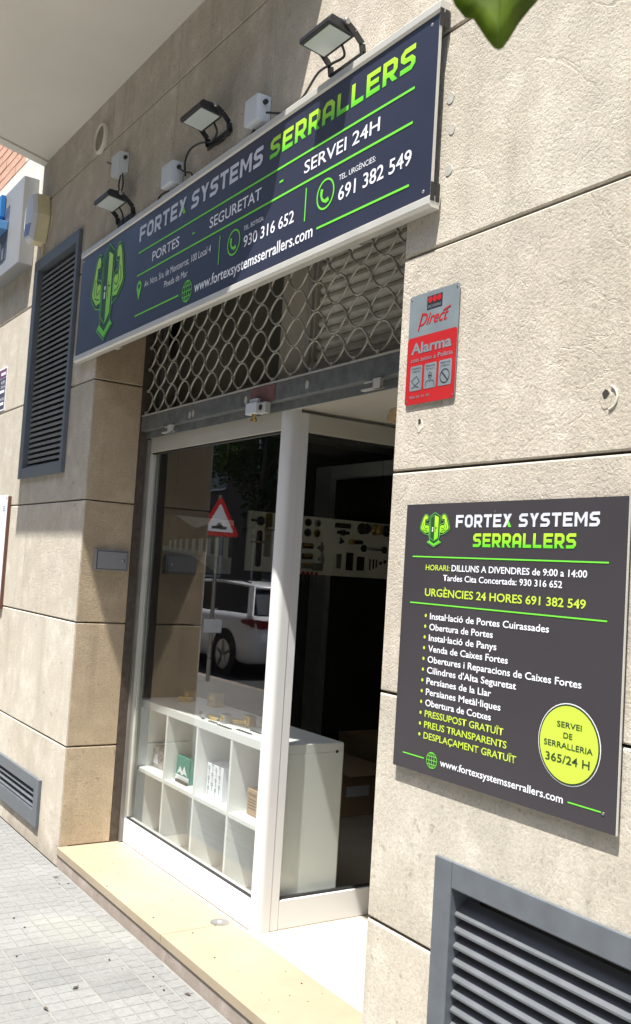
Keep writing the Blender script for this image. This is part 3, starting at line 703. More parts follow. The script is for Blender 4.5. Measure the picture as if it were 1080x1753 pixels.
text('HORARI:', 2.644, 1.503, 2.736, .0145, y, 'ink_lime', ip, .012); text('DILLUNS A DIVENDRES de 9:00 a 14:00', 2.744, 1.503, 3.175, .0160, y, 'ink_white', ip, .014)
text('Tardes Cita Concertada: 930 316 652', 2.714, 1.478, 3.107, .0155, y, 'ink_white', ip, .012)
text('URGÈNCIES 24 HORES 691 382 549', 2.646, 1.437, 3.175, .020, y, 'ink_lime', ip, .016)
rows = [('Instal·lació de Portes Cuirassades', 3.075), ('Obertura de Portes', 2.901), ('Instal·lació de Panys', 2.915), ('Venda de Caixes Fortes', 2.954), ('Obertures i Reparacions de Caixes Fortes', 3.173),
        ("Cilindres d'Alta Seguretat", 2.984), ('Persianes de la Llar', 2.905), ('Persianes Metàl·liques', 2.938), ('Obertura de Cotxes', 2.908), ('PRESSUPOST GRATUÏT', 2.951), ('PREUS TRANSPARENTS', 2.963), ('DESPLAÇAMENT GRATUÏT', 2.995)]
for i, (s_, xe) in enumerate(rows):
    z = 1.379-.02725*i; mm = 'ink_lime' if i > 8 else 'ink_white'
    text(s_, 2.671, z-.0005, xe, .0168, y, mm, ip, .014); disc(2.6545, z+.0075, .0042, y, 'ink_lime', ip, 'bullet')
disc(3.145, 1.148, .0865, y, 'ink_white', ip, 'disc_rim'); disc(3.145, 1.148, .0845, y-.0006, 'ink_dark', ip, 'disc_ring'); disc(3.145, 1.148, .0805, y-.0012, 'ink_lime', ip, 'lime_disc')
y2 = y-.0018
for s_, a, b, z, c in (('SERVEI', 3.112, 3.180, 1.182, .0125), ('DE', 3.131, 3.156, 1.160, .0125), ('SERRALLERIA', 3.077, 3.212, 1.138, .013), ('365/24 H', 3.083, 3.205, 1.107, .018)): text(s_, a, z, b, c, y2, 'ink_dark', ip, .012)
line(2.592, 1.030, 2.677, 1.030, .003, y, 'ink_green', ip); line(3.149, 1.029, 3.238, 1.029, .003, y, 'ink_green', ip); globe(2.707, 1.030, .0195, y, 'ink_green', ip)
text('www.fortexsystemsserrallers.com', 2.739, 1.023, 3.136, .018, y, 'ink_white', ip, .012)
MB().lathe((3.243, YP, 1.027), [(.0035, 0), (.003, .0015)], (0, -1, 0), 10).build('screw', 'steel', ip)

# ------------------------------------------------------------------ alarm sign
al = thing('alarm_sign', 'small metal alarm warning plate, grey above and red below, screwed beside the grille', 'alarm sign', (2.605, 0, 2.1))
def rrect(x0, x1, z0, z1, r, n=4):
    P_ = []
    for cx, cz, a in ((x1-r, z1-r, 0), (x0+r, z1-r, 90), (x0+r, z0+r, 180), (x1-r, z0+r, 270)):
        for i in range(n+1): t_ = math.radians(a+90*i/n); P_.append((cx+r*math.cos(t_), cz+r*math.sin(t_)))
    return P_
mb = MB(); mb.prism(rrect(2.504, 2.706, 1.947, 2.249, .009), lambda a, b, d: (a, d, b), -.006, -.004); mb.build('plate', 'tin', al)
y = -.0066; mb = MB(); pr = rrect(2.504, 2.706, 1.947, 2.132, .009); poly(mb, [(a, min(b, 2.132)) for a, b in pr], y); mb.build('red_field', 'ink_red', al)
mb = MB(); poly(mb, [(2.578, 2.200), (2.640, 2.200), (2.640, 2.236), (2.578, 2.236)], y); mb.build('badge', 'ink_black', al)
for k in range(3): disc(2.591+k*.0185, 2.2255, .0088, y-.0006, 'ink_red', al, 'badge_dot')
text('SECURITAS', 2.582, 2.2035, 2.636, .0075, y-.0006, 'tin', al, .01)
text('Direct', 2.546, 2.160, 2.668, .034, y, 'ink_red', al, .012, shear=.45)
mb = MB(); strip(mb, [(2.562, 2.195), (2.553, 2.17), (2.546, 2.148)], .004, y-.0005); strip(mb, [(2.646, 2.186), (2.676, 2.194)], .004, y-.0005); mb.build('script_stroke', 'ink_red', al)
text('Alarma', 2.521, 2.086, 2.686, .030, y-.0006, 'tin', al, .03); text('con aviso a Policía', 2.522, 2.063, 2.693, .0125, y-.0006, 'tin', al, .008)
text('900 45 45 45', 2.524, 1.963, 2.607, .0078, y-.0006, 'tin', al)
for i, (a, b, t1, t2) in enumerate(((2.523, 2.573, 'Grabación', 'imágenes'), (2.582, 2.632, 'Atención', '24 horas'), (2.641, 2.692, 'Alarma', 'inhibición'))):
    mb = MB(); poly(mb, rrect(a, b, 1.984, 2.052, .005), y-.0006); mb.build('pictogram_box', 'tin', al)
    text(t1, a+.006, 2.043, b-.006, .0052, y-.0012, 'ink_black', al); text(t2, a+.008, 2.035, b-.008, .0045, y-.0012, 'ink_black', al)
mb = MB(); strip(mb, circ(2.6665, 2.009, .018, .018, 26), .0022, y-.0012, True); strip(mb, [(2.654, 2.021), (2.679, 1.997)], .003, y-.0014)
strip(mb, circ(2.607, 2.018, .0065, .008, 18), .0013, y-.0012, True); strip(mb, [(2.588, 1.990), (2.592, 2.002), (2.603, 2.006), (2.607, 2.002), (2.611, 2.006), (2.622, 2.002), (2.627, 1.990)], .0013, y-.0012)
strip(mb, [(2.602, 2.018), (2.612, 2.018)], .003, y-.0014)
strip(mb, [(2.530, 2.012), (2.551, 2.023), (2.564, 2.008), (2.545, 1.998)], .0015, y-.0012, True); strip(mb, [(2.531, 1.992), (2.547, 1.996), (2.562, 1.992)], .0015, y-.0012); mb.build('pictogram', 'ink_black', al)
for x, z in ((2.512, 2.24), (2.698, 2.24), (2.512, 1.956), (2.698, 1.956)): MB().lathe((x, -.006, z), [(.003, 0), (.0025, .0015)], (0, -1, 0), 10).build('screw', 'steel', al)

# wall blemishes: filler patches and holes
for x, z, r, lab in ((2.622, 2.772, .015, 'uppermost round grey mortar plug beside the banner end'), (2.634, 2.681, .014, 'middle round grey mortar plug beside the banner end'), (2.630, 2.570, .015, 'lowest ragged mortar plug beside the banner end')):
    mb = MB(); P_ = [(x+math.cos(a)*r*random.uniform(.85, 1.1), z+math.sin(a)*r*random.uniform(.95, 1.15)) for a in [i*math.pi/8 for i in range(16)]]
    mb.prism(P_, lambda a, b, d: (a, d, b), -.0018, .003); tag(mb.build('mortar_plug', mat('plug', (.42, .41, .37), .9, var=.08, scale=60, bump=.001), None, bev=.0006), lab, 'mortar plug', 'mortar plugs beside the banner')
for x, z, r, lab in ((2.566, 1.893, .014, 'chipped drill hole with pale filler under the alarm plate'), (3.190, 1.890, .017, 'chipped drill hole with a lifted flake on the open wall to the right')):
    h = thing('drill_hole', lab, 'drill hole', (x, 0, z))
    mb = MB(); P_ = [(x+math.cos(a)*r*1.1*random.uniform(.7, 1.2), z-.004+math.sin(a)*r*1.3*random.uniform(.8, 1.2)) for a in [i*math.pi/7 for i in range(14)]]
    mb.prism(P_, lambda a, b, d: (a, d, b), -.0012, .003); mb.build('filler', M['stone'] if x > 3 else mat('chip', (.52, .49, .42), .9, var=.2, scale=90, bump=.002), h, bev=.001)
    mb = MB(); P_ = [(x+math.cos(a)*r*.5*random.uniform(.7, 1.3), z+.006+math.sin(a)*r*.6*random.uniform(.7, 1.2)) for a in [i*math.pi/6 for i in range(12)]]
    mb.prism(P_, lambda a, b, d: (a, d, b), -.0016, .001); mb.build('hole', 'dirt_and_hole_shade', h)  # raised dark patch, shade inside the hole is put into its colour
    if x > 3:
        mb = MB(); L_ = [(x+.006+math.cos(a)*.026, z-.002+math.sin(a)*.026) for a in [math.radians(t_) for t_ in range(-80, 71, 15)]]
        strip(mb, L_, .005, -.003); mb2 = MB().tube([(a, -.002, b) for a, b in L_], .0022, 6); mb2.build('flake_edge', mat('flake', (.66, .63, .56), .9), h)

# ------------------------------------------------------------------ louvre grilles
def louvre(name, lab, outer, inner, pitch, depth, slope, m_f, m_s, proud=.018, group=None, th=.0022, lip=.005, yc=.022):
    x0, x1, z0, z1 = outer; a0, a1, c0, c1 = inner
    t_ = thing(name, lab, 'vent grille', ((x0+x1)/2, 0, z0), group)
    for nm, B in (('frame_side', (x0, a0, z0, z1)), ('frame_side', (a1, x1, z0, z1))): MB().box(B[0], B[1], -proud, -.0005, B[2], B[3]).build(nm, m_f, t_, bev=.002)
    for nm, B in (('frame_top', (a0+.0005, a1-.0005, c1, z1)), ('frame_bottom', (a0+.0005, a1-.0005, z0, c0))): MB().box(B[0], B[1], -proud+.0008, -.0005, B[2], B[3]).build(nm, m_f, t_, bev=.002)
    mb = MB(); mb.box(a0-.002, a0+.001, -proud+.002, .085, c0, c1); mb.box(a1-.001, a1+.002, -proud+.002, .085, c0, c1); mb.box(a0, a1, -proud+.002, .085, c1-.001, c1+.002); mb.box(a0, a1, -proud+.002, .085, c0-.002, c0+.001)
    mb.build('frame_lining', m_f, t_)
    MB().box(a0+.001, a1-.001, .086, .089, c0, c1).build('back_plate', 'dark', t_)
    mb = MB(); h = slope; pr = [(-depth/2, 0), (-depth/2, -lip), (-depth/2+th, -lip), (-depth/2+th*1.2, -th*.3), (depth/2, h-th), (depth/2, h)]
    mb.prism(pr, lambda y_, z_, d: (d, y_, z_), a0+.0015, a1-.0015); me = mb.mesh('slat'); me.materials.append(M[m_s])
    n = int((c1-c0-.006)/pitch)
    for i in range(n): place(None, 'slat', me, None, t_, (0, yc, c0+.012+pitch*i))
    return t_
louvre('vent_grille', 'blue grey louvred vent in the lower right wall below the information panel', (2.733, 3.81, .09, .806), (2.795, 3.75, .15, .745), .0372, .036, .030, 'grille', 'grille_slat', .012)
louvre('vent_grille', 'tall narrow louvred vent left of the banner, shaded by the balcony', (-1.1, -.329, 1.918, 3.212), (-1.03, -.366, 1.976, 3.148), .0312, .03, .022, 'grille', 'slat_dark', .022, lip=.014)
louvre('vent_grille', 'low wide vent near the pavement in the left wall', (-1.1, -.297, .110, .347), (-1.032, -.366, .187, .288), .031, .034, .022, 'grille', 'grille_slat', .018, yc=.006)

# utility box on the reveal
ub = thing('utility_box', 'small grey electric cupboard on the shaded window reveal', 'electric box', (0, .155, 1.43))
MB().box(.0005, .028, .068, .243, 1.427, 1.530).build('case', 'grey_box', ub, bev=.004)
MB().box(.0282, .0292, .077, .234, 1.433, 1.524).build('door_gap', 'black', ub); MB().box(.0295, .034, .080, .231, 1.436, 1.521).build('door', 'grey_box', ub, bev=.0015)
MB().lathe((.034, .212, 1.478), [(.008, 0), (.008, .002), (.004, .003)], (1, 0, 0), 14).build('keyhole', 'steel', ub)

# ------------------------------------------------------------------ floodlights, junction boxes, cables
def floodlight(x0, x1, z, lab, cab, ystand=-.142):
    g = 'black floodlights above the banner'
    t_ = thing('floodlight', lab, 'floodlight', ((x0+x1)/2, -.1, z-.03), g)
    yo, yi = ystand, ystand+.100; tilt = .012
    def Z(y_): return z+(y_-yo)/(yi-yo)*-tilt
    P_ = [(yo, Z(yo)), (yi, Z(yi)), (yi, Z(yi)+.016), (yi-.012, Z(yi)+.03), (yo+.012, Z(yo)+.03), (yo, Z(yo)+.016)]
    mb = MB(); mb.prism(P_, lambda a, b, d: (d, a, b), x0, x1); mb.build('housing', 'black', t_, bev=.003)
    mb = MB()
    for k in range(9):
        xx = x0+.014+k*(x1-x0-.028)/8; mb.box(xx-.002, xx+.002, yo+.016, yi-.016, z+.022, z+.033)
    mb.build('cooling_fins', 'black', t_)
    b_ = .011; mb = MB(); mb.prism([(x0+b_, yo+b_), (x1-b_, yo+b_), (x1-b_, yi-b_), (x0+b_, yi-b_)], lambda a, b, d: (a, b, Z(b)+d), -.002, .003); mb.build('lens', 'lens', t_)
    # bracket
    ym = yo+.06; yb = -.012; zb = z-.062; mb = MB()
    for xa in (x0-.005, x1+.001):
        L_ = [(ym, z+.020), (ym+.035, z-.002), (yb-.006, z-.028), (yb, zb)]
        for (a, b), (c, d) in zip(L_, L_[1:]):
            dv = Vector((c-a, d-b)).normalized(); nn = Vector((-dv.y, dv.x))*.011
            mb.prism([(a-nn.x, b-nn.y), (c-nn.x, d-nn.y), (c+nn.x, d+nn.y), (a+nn.x, b+nn.y)], lambda p, q_, dd: (dd, p, q_), xa, xa+.004)
    mb.box(x0-.005, x1+.005, yb-.003, yb+.003, zb-.014, zb+.012); mb.build('bracket', 'black', t_)
    MB().box((x0+x1)/2-.03, (x0+x1)/2+.03, -.0085, -.0005, zb-.012, zb+.010).build('wall_foot', 'black', t_, bev=.002)
    for xa, sx in ((x0-.005, -1), (x1+.005, 1)): MB().lathe((xa, ym, z+.018), [(.010, 0), (.010, .008), (.007, .010)], (sx, 0, 0), 12).build('pivot_knob', 'steel', t_)
    if cab: MB().tube(cab, .0042, 7).build('cable', 'black', t_, smooth=True)
    return t_
def smooth_pts(P_, n=5):
    P_ = [Vector(p) for p in P_]; out = []
    for i in range(len(P_)-1):
        p0, p1, p2, p3 = P_[max(i-1, 0)], P_[i], P_[i+1], P_[min(i+2, len(P_)-1)]
        for k in range(n):
            t_ = k/n; out.append(.5*((2*p1)+(-p0+p2)*t_+(2*p0-5*p1+4*p2-p3)*t_*t_+(-p0+3*p1-3*p2+p3)*t_**3))
    return out+[P_[-1]]
floodlight(.215, .395, 3.145, 'leftmost and farthest of the three black floodlights, over the emblem', smooth_pts([(.30, -.05, 3.14), (.31, -.03, 3.10), (.30, -.02, 3.05), (.31, -.02, 2.99)]))
floodlight(1.155, 1.332, 3.203, 'middle black floodlight, over the word SYSTEMS', smooth_pts([(1.26, -.05, 3.20), (1.26, -.03, 3.16), (1.20, -.022, 3.145), (1.10, -.02, 3.175), (1.0, -.018, 3.185), (.955, -.018, 3.15), (.97, -.02, 3.08)]))
floodlight(2.038, 2.205, 3.128, 'rightmost floodlight, in the sun over the word SERRALLERS', smooth_pts([(2.14, -.05, 3.12), (2.13, -.03, 3.09), (2.05, -.025, 3.10), (1.965, -.022, 3.104), (1.87, -.018, 3.06), (1.77, -.018, 3.05), (1.65, -.03, 3.09)]))
def jbox(x0, x1, z0, z1, d, lab, cables):
    t_ = thing('junction_box', lab, 'junction box', ((x0+x1)/2, 0, z0), 'white junction boxes on the wall above the banner')
    MB().box(x0, x1, -d, -.0005, z0, z1).build('box_body', 'white_plastic', t_, bev=.004)
    MB().box(x0+.002, x1-.002, -d-.004, -d-.0003, z0+.002, z1-.002).build('box_lid', 'white_plastic', t_, bev=.002)
    MB().lathe((x1, -d/2, (z0+z1)/2+.02), [(.009, 0), (.009, .012), (.006, .014)], (1, 0, 0), 10).build('gland', 'black', t_)
    for c in cables: MB().tube(smooth_pts(c), .004, 6).build('cable', 'black', t_, smooth=True)
jbox(.155, .262, 3.325, 3.425, .045, 'highest white junction box, left of the others over the first floodlight', [[(.215, -.02, 3.325), (.20, -.02, 3.28), (.24, -.03, 3.22), (.27, -.06, 3.175)], [(.24, -.02, 3.325), (.255, -.02, 3.26), (.27, -.04, 3.2), (.30, -.07, 3.175)], [(.155, -.012, 3.40), (.08, -.012, 3.425), (-.01, -.012, 3.465)]])
jbox(.795, .905, 3.068, 3.165, .05, 'white junction box between the first and middle floodlight', [[(.81, -.02, 3.068), (.72, -.02, 3.07), (.69, -.022, 3.03), (.685, -.025, 3.0)], [(.915, -.025, 3.13), (.96, -.02, 3.10), (1.03, -.02, 3.07), (1.07, -.03, 3.0)]])
jbox(1.535, 1.628, 3.068, 3.165, .055, 'white junction box right of the middle floodlight', [[(1.55, -.02, 3.068), (1.51, -.022, 3.04), (1.49, -.028, 3.0)]])

rv = thing('round_vent_cover', 'round beige vent cover on the shaded wall under the balcony', 'vent cover', (-.145, 0, 3.63))
MB().lathe((-.145, -.0005, 3.637), [(.080, 0), (.080, .012), (.074, .018), (.066, .018), (.066, .0035)], (0, -1, 0), 32).build('rim', 'soffit', rv)
MB().lathe((-.145, -.0045, 3.637), [(.066, 0), (.064, .006), (.01, .008)], (0, -1, 0), 32).build('cap', mat('beige_cap', (.25, .225, .15), .7, var=.1), rv)
# siren
si = thing('alarm_siren', 'hexagonal yellowed alarm siren box with blue and white front near the building corner', 'alarm siren', (-1.0, 0, 3.4))
hx = [(-1.12, 3.53), (-1.05, 3.60), (-.965, 3.58), (-.93, 3.45), (-.975, 3.30), (-1.07, 3.30), (-1.13, 3.40)]
mb = MB(); mb.prism(hx, lambda a, b, d: (a, d, b), -.075, -.0005); mb.build('case', 'cream_plastic', si, bev=.006)
cx_, cz_ = -1.035, 3.45
hf = [(cx_+(a-cx_)*.82, cz_+(b-cz_)*.86) for a, b in hx]
mb = MB(); k = len(hx); mb.v = [(a, -.0755, b) for a, b in hx]+[(a, -.10, b) for a, b in hf]; mb.f = [tuple(range(k, 2*k))]+[(i, (i+1) % k, k+(i+1) % k, k+i) for i in range(k)]
mb.build('front_cover', 'white_plastic', si)
mb = MB(); poly(mb, [(-1.095, 3.345), (-1.0, 3.335), (-.965, 3.40), (-1.09, 3.42)], -.1006); mb.build('blue_field', 'blue_plastic', si)
MB().tube(smooth_pts([(-1.0, -.03, 3.36), (-1.0, -.015, 3.30), (-1.0, -.012, 3.22)]), .006, 6).build('conduit', 'cream_plastic', si)

# ------------------------------------------------------------------ neighbour's sign on the left
ns = thing('neighbour_sign_box', 'deep steel box sign of the next shop, cut by the left picture edge', 'box sign', (-1.8, 0, 3.23))
MB().box(-3.6, -1.222, -.092, -.0005, 3.226, 3.765).build('steel_case', mat('sign_steel', (.30, .31, .32), .45, metal=.3, var=.08, scale=3), ns, bev=.004)
MB().box(-3.5, -1.50, -.0945, -.0925, 3.32, 3.66).build('sign_face', mat('sign_photo_print', (.10, .11, .15), .4, var=.6, scale=9), ns)
for i in range(3):
    MB().box(-1.60-.07*i, -1.57-.07*i, -.0965, -.0948, 3.33, 3.40+.05*i).build('print_figure', 'white_plastic', ns)
bs = thing('blue_sign', 'bright blue projecting panel on the next shop sign at the left edge', 'blue sign', (-1.7, -.12, 3.5))
MB().box(-2.6, -1.60, -.125, -.096, 3.61, 3.75).build('blue_panel', mat('bright_blue', (.02, .16, .42), .35, var=.05), bs, bev=.002)
MB().box(-2.6, -1.50, -.165, -.096, 3.50, 3.555).build('blue_ledge', mat('blue_ledge', (.08, .24, .48), .4), bs, bev=.003)
pl = thing('wall_plaque', 'white wall plaque with blue letters at the left picture edge', 'plaque', (-1.5, 0, 1.2))
MB().box(-1.72, -1.272, -.022, -.018, 1.15, 1.832).build('plaque_board', 'ink_white', pl, bev=.002)
MB().box(-1.272, -1.262, -.018, -.0005, 1.15, 1.825).build('plaque_frame', mat('brown_edge', (.12, .05, .03), .6), pl)
text('EL', -1.345, 1.735, -1.288, .035, -.0228, 'ink_blue', pl, .01)
MB().lathe((-1.285, -.022, 1.812), [(.005, 0), (.004, .003)], (0, -1, 0), 10).build('screw', 'iron', pl)
po = thing('small_poster', 'small dark poster with purple band on the left wall', 'poster', (-1.68, 0, 2.4))
MB().box(-1.80, -1.585, -.004, -.0005, 2.385, 2.665).build('sheet', 'ink_white', po)
for z0, z1, m_ in ((2.60, 2.655, mat('purple_print', (.13, .05, .12), .5)), (2.395, 2.595, mat('slate_print', (.05, .055, .085), .5))): MB().box(-1.79, -1.595, -.0052, -.0043, z0, z1).build('print_field', m_, po)
for z, s_ in ((2.56, 'ALARMA'), (2.53, '24 H'), (2.45, 'AVIS')): text(s_, -1.70, z, -1.61, .02, -.0056, 'ink_white', po)
for z, wd in ((2.615, .10), (2.50, .12), (2.42, .09)): MB().box(-1.61-wd, -1.61, -.0062, -.0054, z, z+.018).build('print_line', 'ink_white', po)

# ------------------------------------------------------------------ shelf unit and goods
su = thing('shelf_unit', 'white cube shelf unit of two rows behind the display glass', 'shelf unit', (.65, .55, .09))
SX0, SX1, SY0, SY1 = -.045, 1.295, .385, .72; T = .036
MB().box(SX0, SX1, SY0, SY1, .790-T, .790).build('top_board', 'white_melamine', su, bev=.0012)
MB().box(SX0, SX1, SY0, SY1, .092, .092+T).build('bottom_board', 'white_melamine', su, bev=.0012)
MB().box(SX0, SX0+T, SY0, SY1, .1285, .7535).build('end_panel', 'white_melamine', su, bev=.0012)
MB().box(SX1-T, SX1, SY0, SY1, .1285, .7535).build('end_panel', 'white_melamine', su, bev=.0012)
DV = [.302, .626, .950]
xs = [SX0+T]+DV+[SX1-T]
for x in DV:
    for z0, z1 in ((.1285, .4355), (.4545, .7535)): MB().box(x-.008, x+.008, SY0+.001, SY1-.006, z0, z1).build('divider', 'white_melamine', su, bev=.0008)
MB().box(SX0+T+.0005, SX1-T-.0005, SY0+.001, SY1-.006, .436, .454).build('middle_shelf', 'white_melamine', su, bev=.0008)
MB().box(SX0+.002, SX1-.002, SY1+.0005, SY1+.004, .10, .785).build('back_panel', mat('back_melamine', (.66, .64, .56), .6), su)
MB().lathe((SX1, .69, .755), [(.007, 0), (.006, .001)], (1, 0, 0), 14).build('cam_plug', 'black', su)
SHZ = .4545
bx = thing('foil_box', 'crumpled silver foil box in the leftmost upper cube', 'box', (.06, .5, SHZ))
mb = MB(); mb.prism([(-.002, SHZ+.001), (.125, SHZ+.001), (.115, SHZ+.095), (.100, SHZ+.108), (.015, SHZ+.105), (.003, SHZ+.09)], lambda a, b, d: (a, d, b), .46, .58); mb.build('foil_body', 'foil', bx, bev=.006)
mb = MB(); poly(mb, [(.015, SHZ+.02), (.075, SHZ+.02), (.06, SHZ+.07), (.03, SHZ+.06)], .4592); mb.build('label_patch', 'ink_white', bx)
gb = thing('green_box', 'small green and white lock box in the second upper cube', 'box', (.39, .45, SHZ))
MB().box(.325, .465, .44, .505, SHZ+.001, SHZ+.118).build('carton', 'green_card', gb, bev=.0015)
MB().box(.3255, .4645, .4385, .4398, SHZ+.003, SHZ+.03).build('white_band', 'ink_white', gb)
mb = MB(); poly(mb, [(.340, SHZ+.035), (.368, SHZ+.075), (.393, SHZ+.05), (.413, SHZ+.08), (.446, SHZ+.035), (.413, SHZ+.045), (.393, SHZ+.032), (.368, SHZ+.045)], .4392); mb.build('mark', 'ink_white', gb)
MB().box(.35, .47, .425, .435, SHZ+.001, SHZ+.012).build('loose_flap', 'iron', gb)
kb_ = thing('key_pattern_box', 'white carton printed with rows of small grey keys in the third upper cube', 'box', (.72, .47, SHZ))
MB().box(.645, .795, .44, .53, SHZ+.001, SHZ+.145).build('carton', 'ink_white', kb_, bev=.0015)
mb = MB()
for i in range(4):
    for j in range(3):
        x, z = .664+i*.034, SHZ+.025+j*.044+(.02 if i % 2 else 0)
        strip(mb, circ(x, z+.012, .0065, .0065, 10), .003, .4388, True); strip(mb, [(x, z+.005), (x, z-.016)], .0028, .4388); strip(mb, [(x, z-.014), (x+.006, z-.014)], .0025, .4386)
mb.build('key_print', mat('grey_print', (.12, .12, .13), .5), kb_)
cb = thing('cardboard_box', 'small brown cardboard box in the right upper cube', 'box', (1.08, .5, SHZ))
MB().box(1.000, 1.155, .45, .58, SHZ+.001, SHZ+.108).build('carton', 'cardboard', cb, bev=.0015)
text('FRÁGIL', 1.012, SHZ+.08, 1.080, .012, .4492, 'iron', cb)
for k in range(4): line(1.012, SHZ+.066-k*.012, 1.075, SHZ+.066-k*.012, .0025, .4492, 'iron', cb, 'print_line')
# objects on the unit top
ZT = .7905
def cylinder_lock(x, y_, a, lab, m_='brass'):
    t_ = thing('lock_cylinder', lab, 'lock cylinder', (x, y_, ZT), 'lock cylinders on the shelf top'); d = Vector((math.cos(a), math.sin(a), 0)); c = Vector((x, y_, ZT+.0165))
    MB().tube([c-d*.032, c+d*.032], .0085, 14).build('barrel', m_, t_); n_ = Vector((-d.y, d.x, 0))*.0045
    mb = MB(); P_ = [(c-d*.032-n_), (c+d*.032-n_), (c+d*.032+n_), (c-d*.032+n_)]; mb.prism([(p.x, p.y) for p in P_], lambda a_, b_, dd: (a_, b_, dd), ZT+.0005, ZT+.014); mb.build('body', m_, t_, bev=.001)
    MB().tube([c+d*.0325, c+d*.046], .0085, 14).build('turn_knob', 'steel', t_)
def key_row(x, y_, n, lab, m_='iron'):
    t_ = thing('key_row', lab, 'keys', (x, y_, ZT), 'keys laid out on the shelf top')
    for i in range(n):
        cx = x+i*.024; MB().lathe((cx, y_, ZT+.0005), [(.009, 0), (.009, .003)], (0, 0, 1), 12).build('key_head', m_, t_)
        MB().box(cx+.009, cx+.023, y_-.002, y_+.002, ZT+.0006, ZT+.003).build('key_blade', m_, t_)
cylinder_lock(.67, .44, .2, 'long brass lock cylinder lying on the left of the shelf top'); cylinder_lock(.60, .415, -.3, 'dark lock cylinder at the left end of the goods on the shelf top', 'iron')
cylinder_lock(.80, .50, .5, 'brass lock cylinder standing by the clear blocks'); cylinder_lock(.12, .56, .8, 'brass lock cylinder alone near the left end of the shelf top')
def clear_block(x, y_, s, h, lab, m_='steel'):
    t_ = thing('lock_block', lab, 'lock block', (x, y_, ZT), 'lock blocks on the shelf top')
    MB().box(x-s, x+s, y_-s*.8, y_+s*.8, ZT+.0005, ZT+h).build('block', m_, t_, bev=.002); MB().lathe((x, y_-s*.8, ZT+h*.55), [(s*.5, 0), (s*.5, .006), (s*.2, .008)], (0, -1, 0), 14).build('cylinder_face', 'brass', t_)
clear_block(.755, .455, .022, .04, 'squat steel lock block in the middle of the shelf top'); clear_block(.86, .52, .024, .048, 'brass faced lock block beside the corner post', 'brass'); clear_block(.93, .56, .022, .032, 'pale steel lock block right of the brass one')
clear_block(.09, .60, .03, .05, 'brass lock block at the far left of the shelf top', 'brass'); clear_block(.30, .64, .035, .07, 'tall brass lock block at the back of the shelf top', 'brass')
key_row(.80, .40, 5, 'row of dark keys on the shelf top near the glass'); key_row(.93, .425, 5, 'row of flat dark keys nearest the corner post'); key_row(.96, .475, 6, 'rear row of dark keys on the shelf top'); key_row(.70, .408, 3, 'short row of keys on the middle of the shelf top')

# product board
db = thing('product_board', 'cream product board with sample locks, handles and knobs inside the shop', 'display board', (-.9, 2.0, 1.47))
XB = -.9
MB().box(XB-.018, XB, 1.425, 2.62, 1.468, 1.858).build('board', 'cream_board', db, bev=.002)
[MB().cyl((XB-.010, y_, 1.8582), (XB-.010, y_, 2.619), .0015, 6).build('hanging_wire', 'iron', db) for y_ in (1.5, 2.5)]
def X_(x, y_, z): return (XB+x, y_, z)
def rosette(y_, z, r, m_): 
    o = MB().lathe(X_(0, y_, z), [(r, 0), (r, .008), (r*.8, .014), (r*.45, .015)], (1, 0, 0), 22).build('rosette', m_, db)
    MB().box(XB+.0155, XB+.017, y_-.003, y_+.003, z-r*.4, z+r*.4).build('keyway', 'dark', o)
rosette(1.885, 1.816, .026, 'iron'); rosette(1.960, 1.817, .026, 'steel'); rosette(1.886, 1.748, .027, 'iron'); rosette(1.960, 1.748, .028, 'brass')
for z, m_ in ((1.658, 'iron'), (1.586, 'iron'), (1.524, 'steel')):
    MB().box(XB, XB+.02, 1.85, 1.928, z-.018, z+.018).build('cylinder_body', m_, db, bev=.003); MB().cyl(X_(.022, 1.853, z+.006), X_(.022, 1.925, z+.006), .009, 12).build('cylinder_core', 'brass', db)
def keyfan(y_, z, a0, m_='steel', n=4, L=.05):
    for k in range(n):
        a = a0+k*.38; e = (y_+math.cos(a)*L, z+math.sin(a)*L)
        mb = MB(); mb.tube([X_(.006, y_, z), X_(.006, *e)], .0035, 6); mb.lathe(X_(.003, *e), [(.009, 0), (.009, .004)], (1, 0, 0), 10); mb.build('sample_key', m_, db)
keyfan(1.965, 1.652, -.5); keyfan(1.975, 1.575, -.5); keyfan(2.155, 1.735, -1.6, 'iron', 3, .036)
MB().box(XB, XB+.003, 1.94, 2.025, 1.495, 1.547).build('sample_card', mat('grey_card', (.22, .22, .2), .7), db)
for k in range(4):
    y_ = 1.862+k*.035; mb = MB(); mb.lathe(X_(.012, y_, 1.475), [(.011, 0), (.011, .006)], (1, 0, 0), 12); mb.build('red_key_head', 'ink_red', db); MB().box(XB+.013, XB+.016, y_-.003, y_+.003, 1.425, 1.466).build('red_key_blade', 'steel', db)
MB().box(XB, XB+.02, 2.105, 2.23, 1.800, 1.832).build('cylinder_body', 'iron', db, bev=.003); MB().box(XB, XB+.02, 2.125, 2.22, 1.757, 1.778).build('cylinder_body', 'iron', db, bev=.003); MB().lathe(X_(0, 2.17, 1.768), [(.02, 0), (.02, .02), (.012, .024)], (1, 0, 0), 16).build('cylinder_cam', 'iron', db)
for y_, m_ in ((2.335, 'iron'), (2.452, 'brass'), (2.55, 'iron')):
    MB().lathe(X_(0, y_, 1.808), [(.04, 0), (.04, .006), (.018, .012), (.016, .03), (.034, .045), (.037, .058), (.03, .07), (.012, .075)], (1, 0, 0), 24).build('door_knob', m_, db, smooth=True)
MB().cyl(X_(.02, 2.245, 1.71), X_(.02, 2.33, 1.71), .014, 14).build('cylinder_core', 'iron', db); MB().lathe(X_(.0, 2.245, 1.71), [(.02, 0), (.02, .03), (.01, .035)], (1, 0, 0), 16).build('cylinder_cam', 'brass', db)
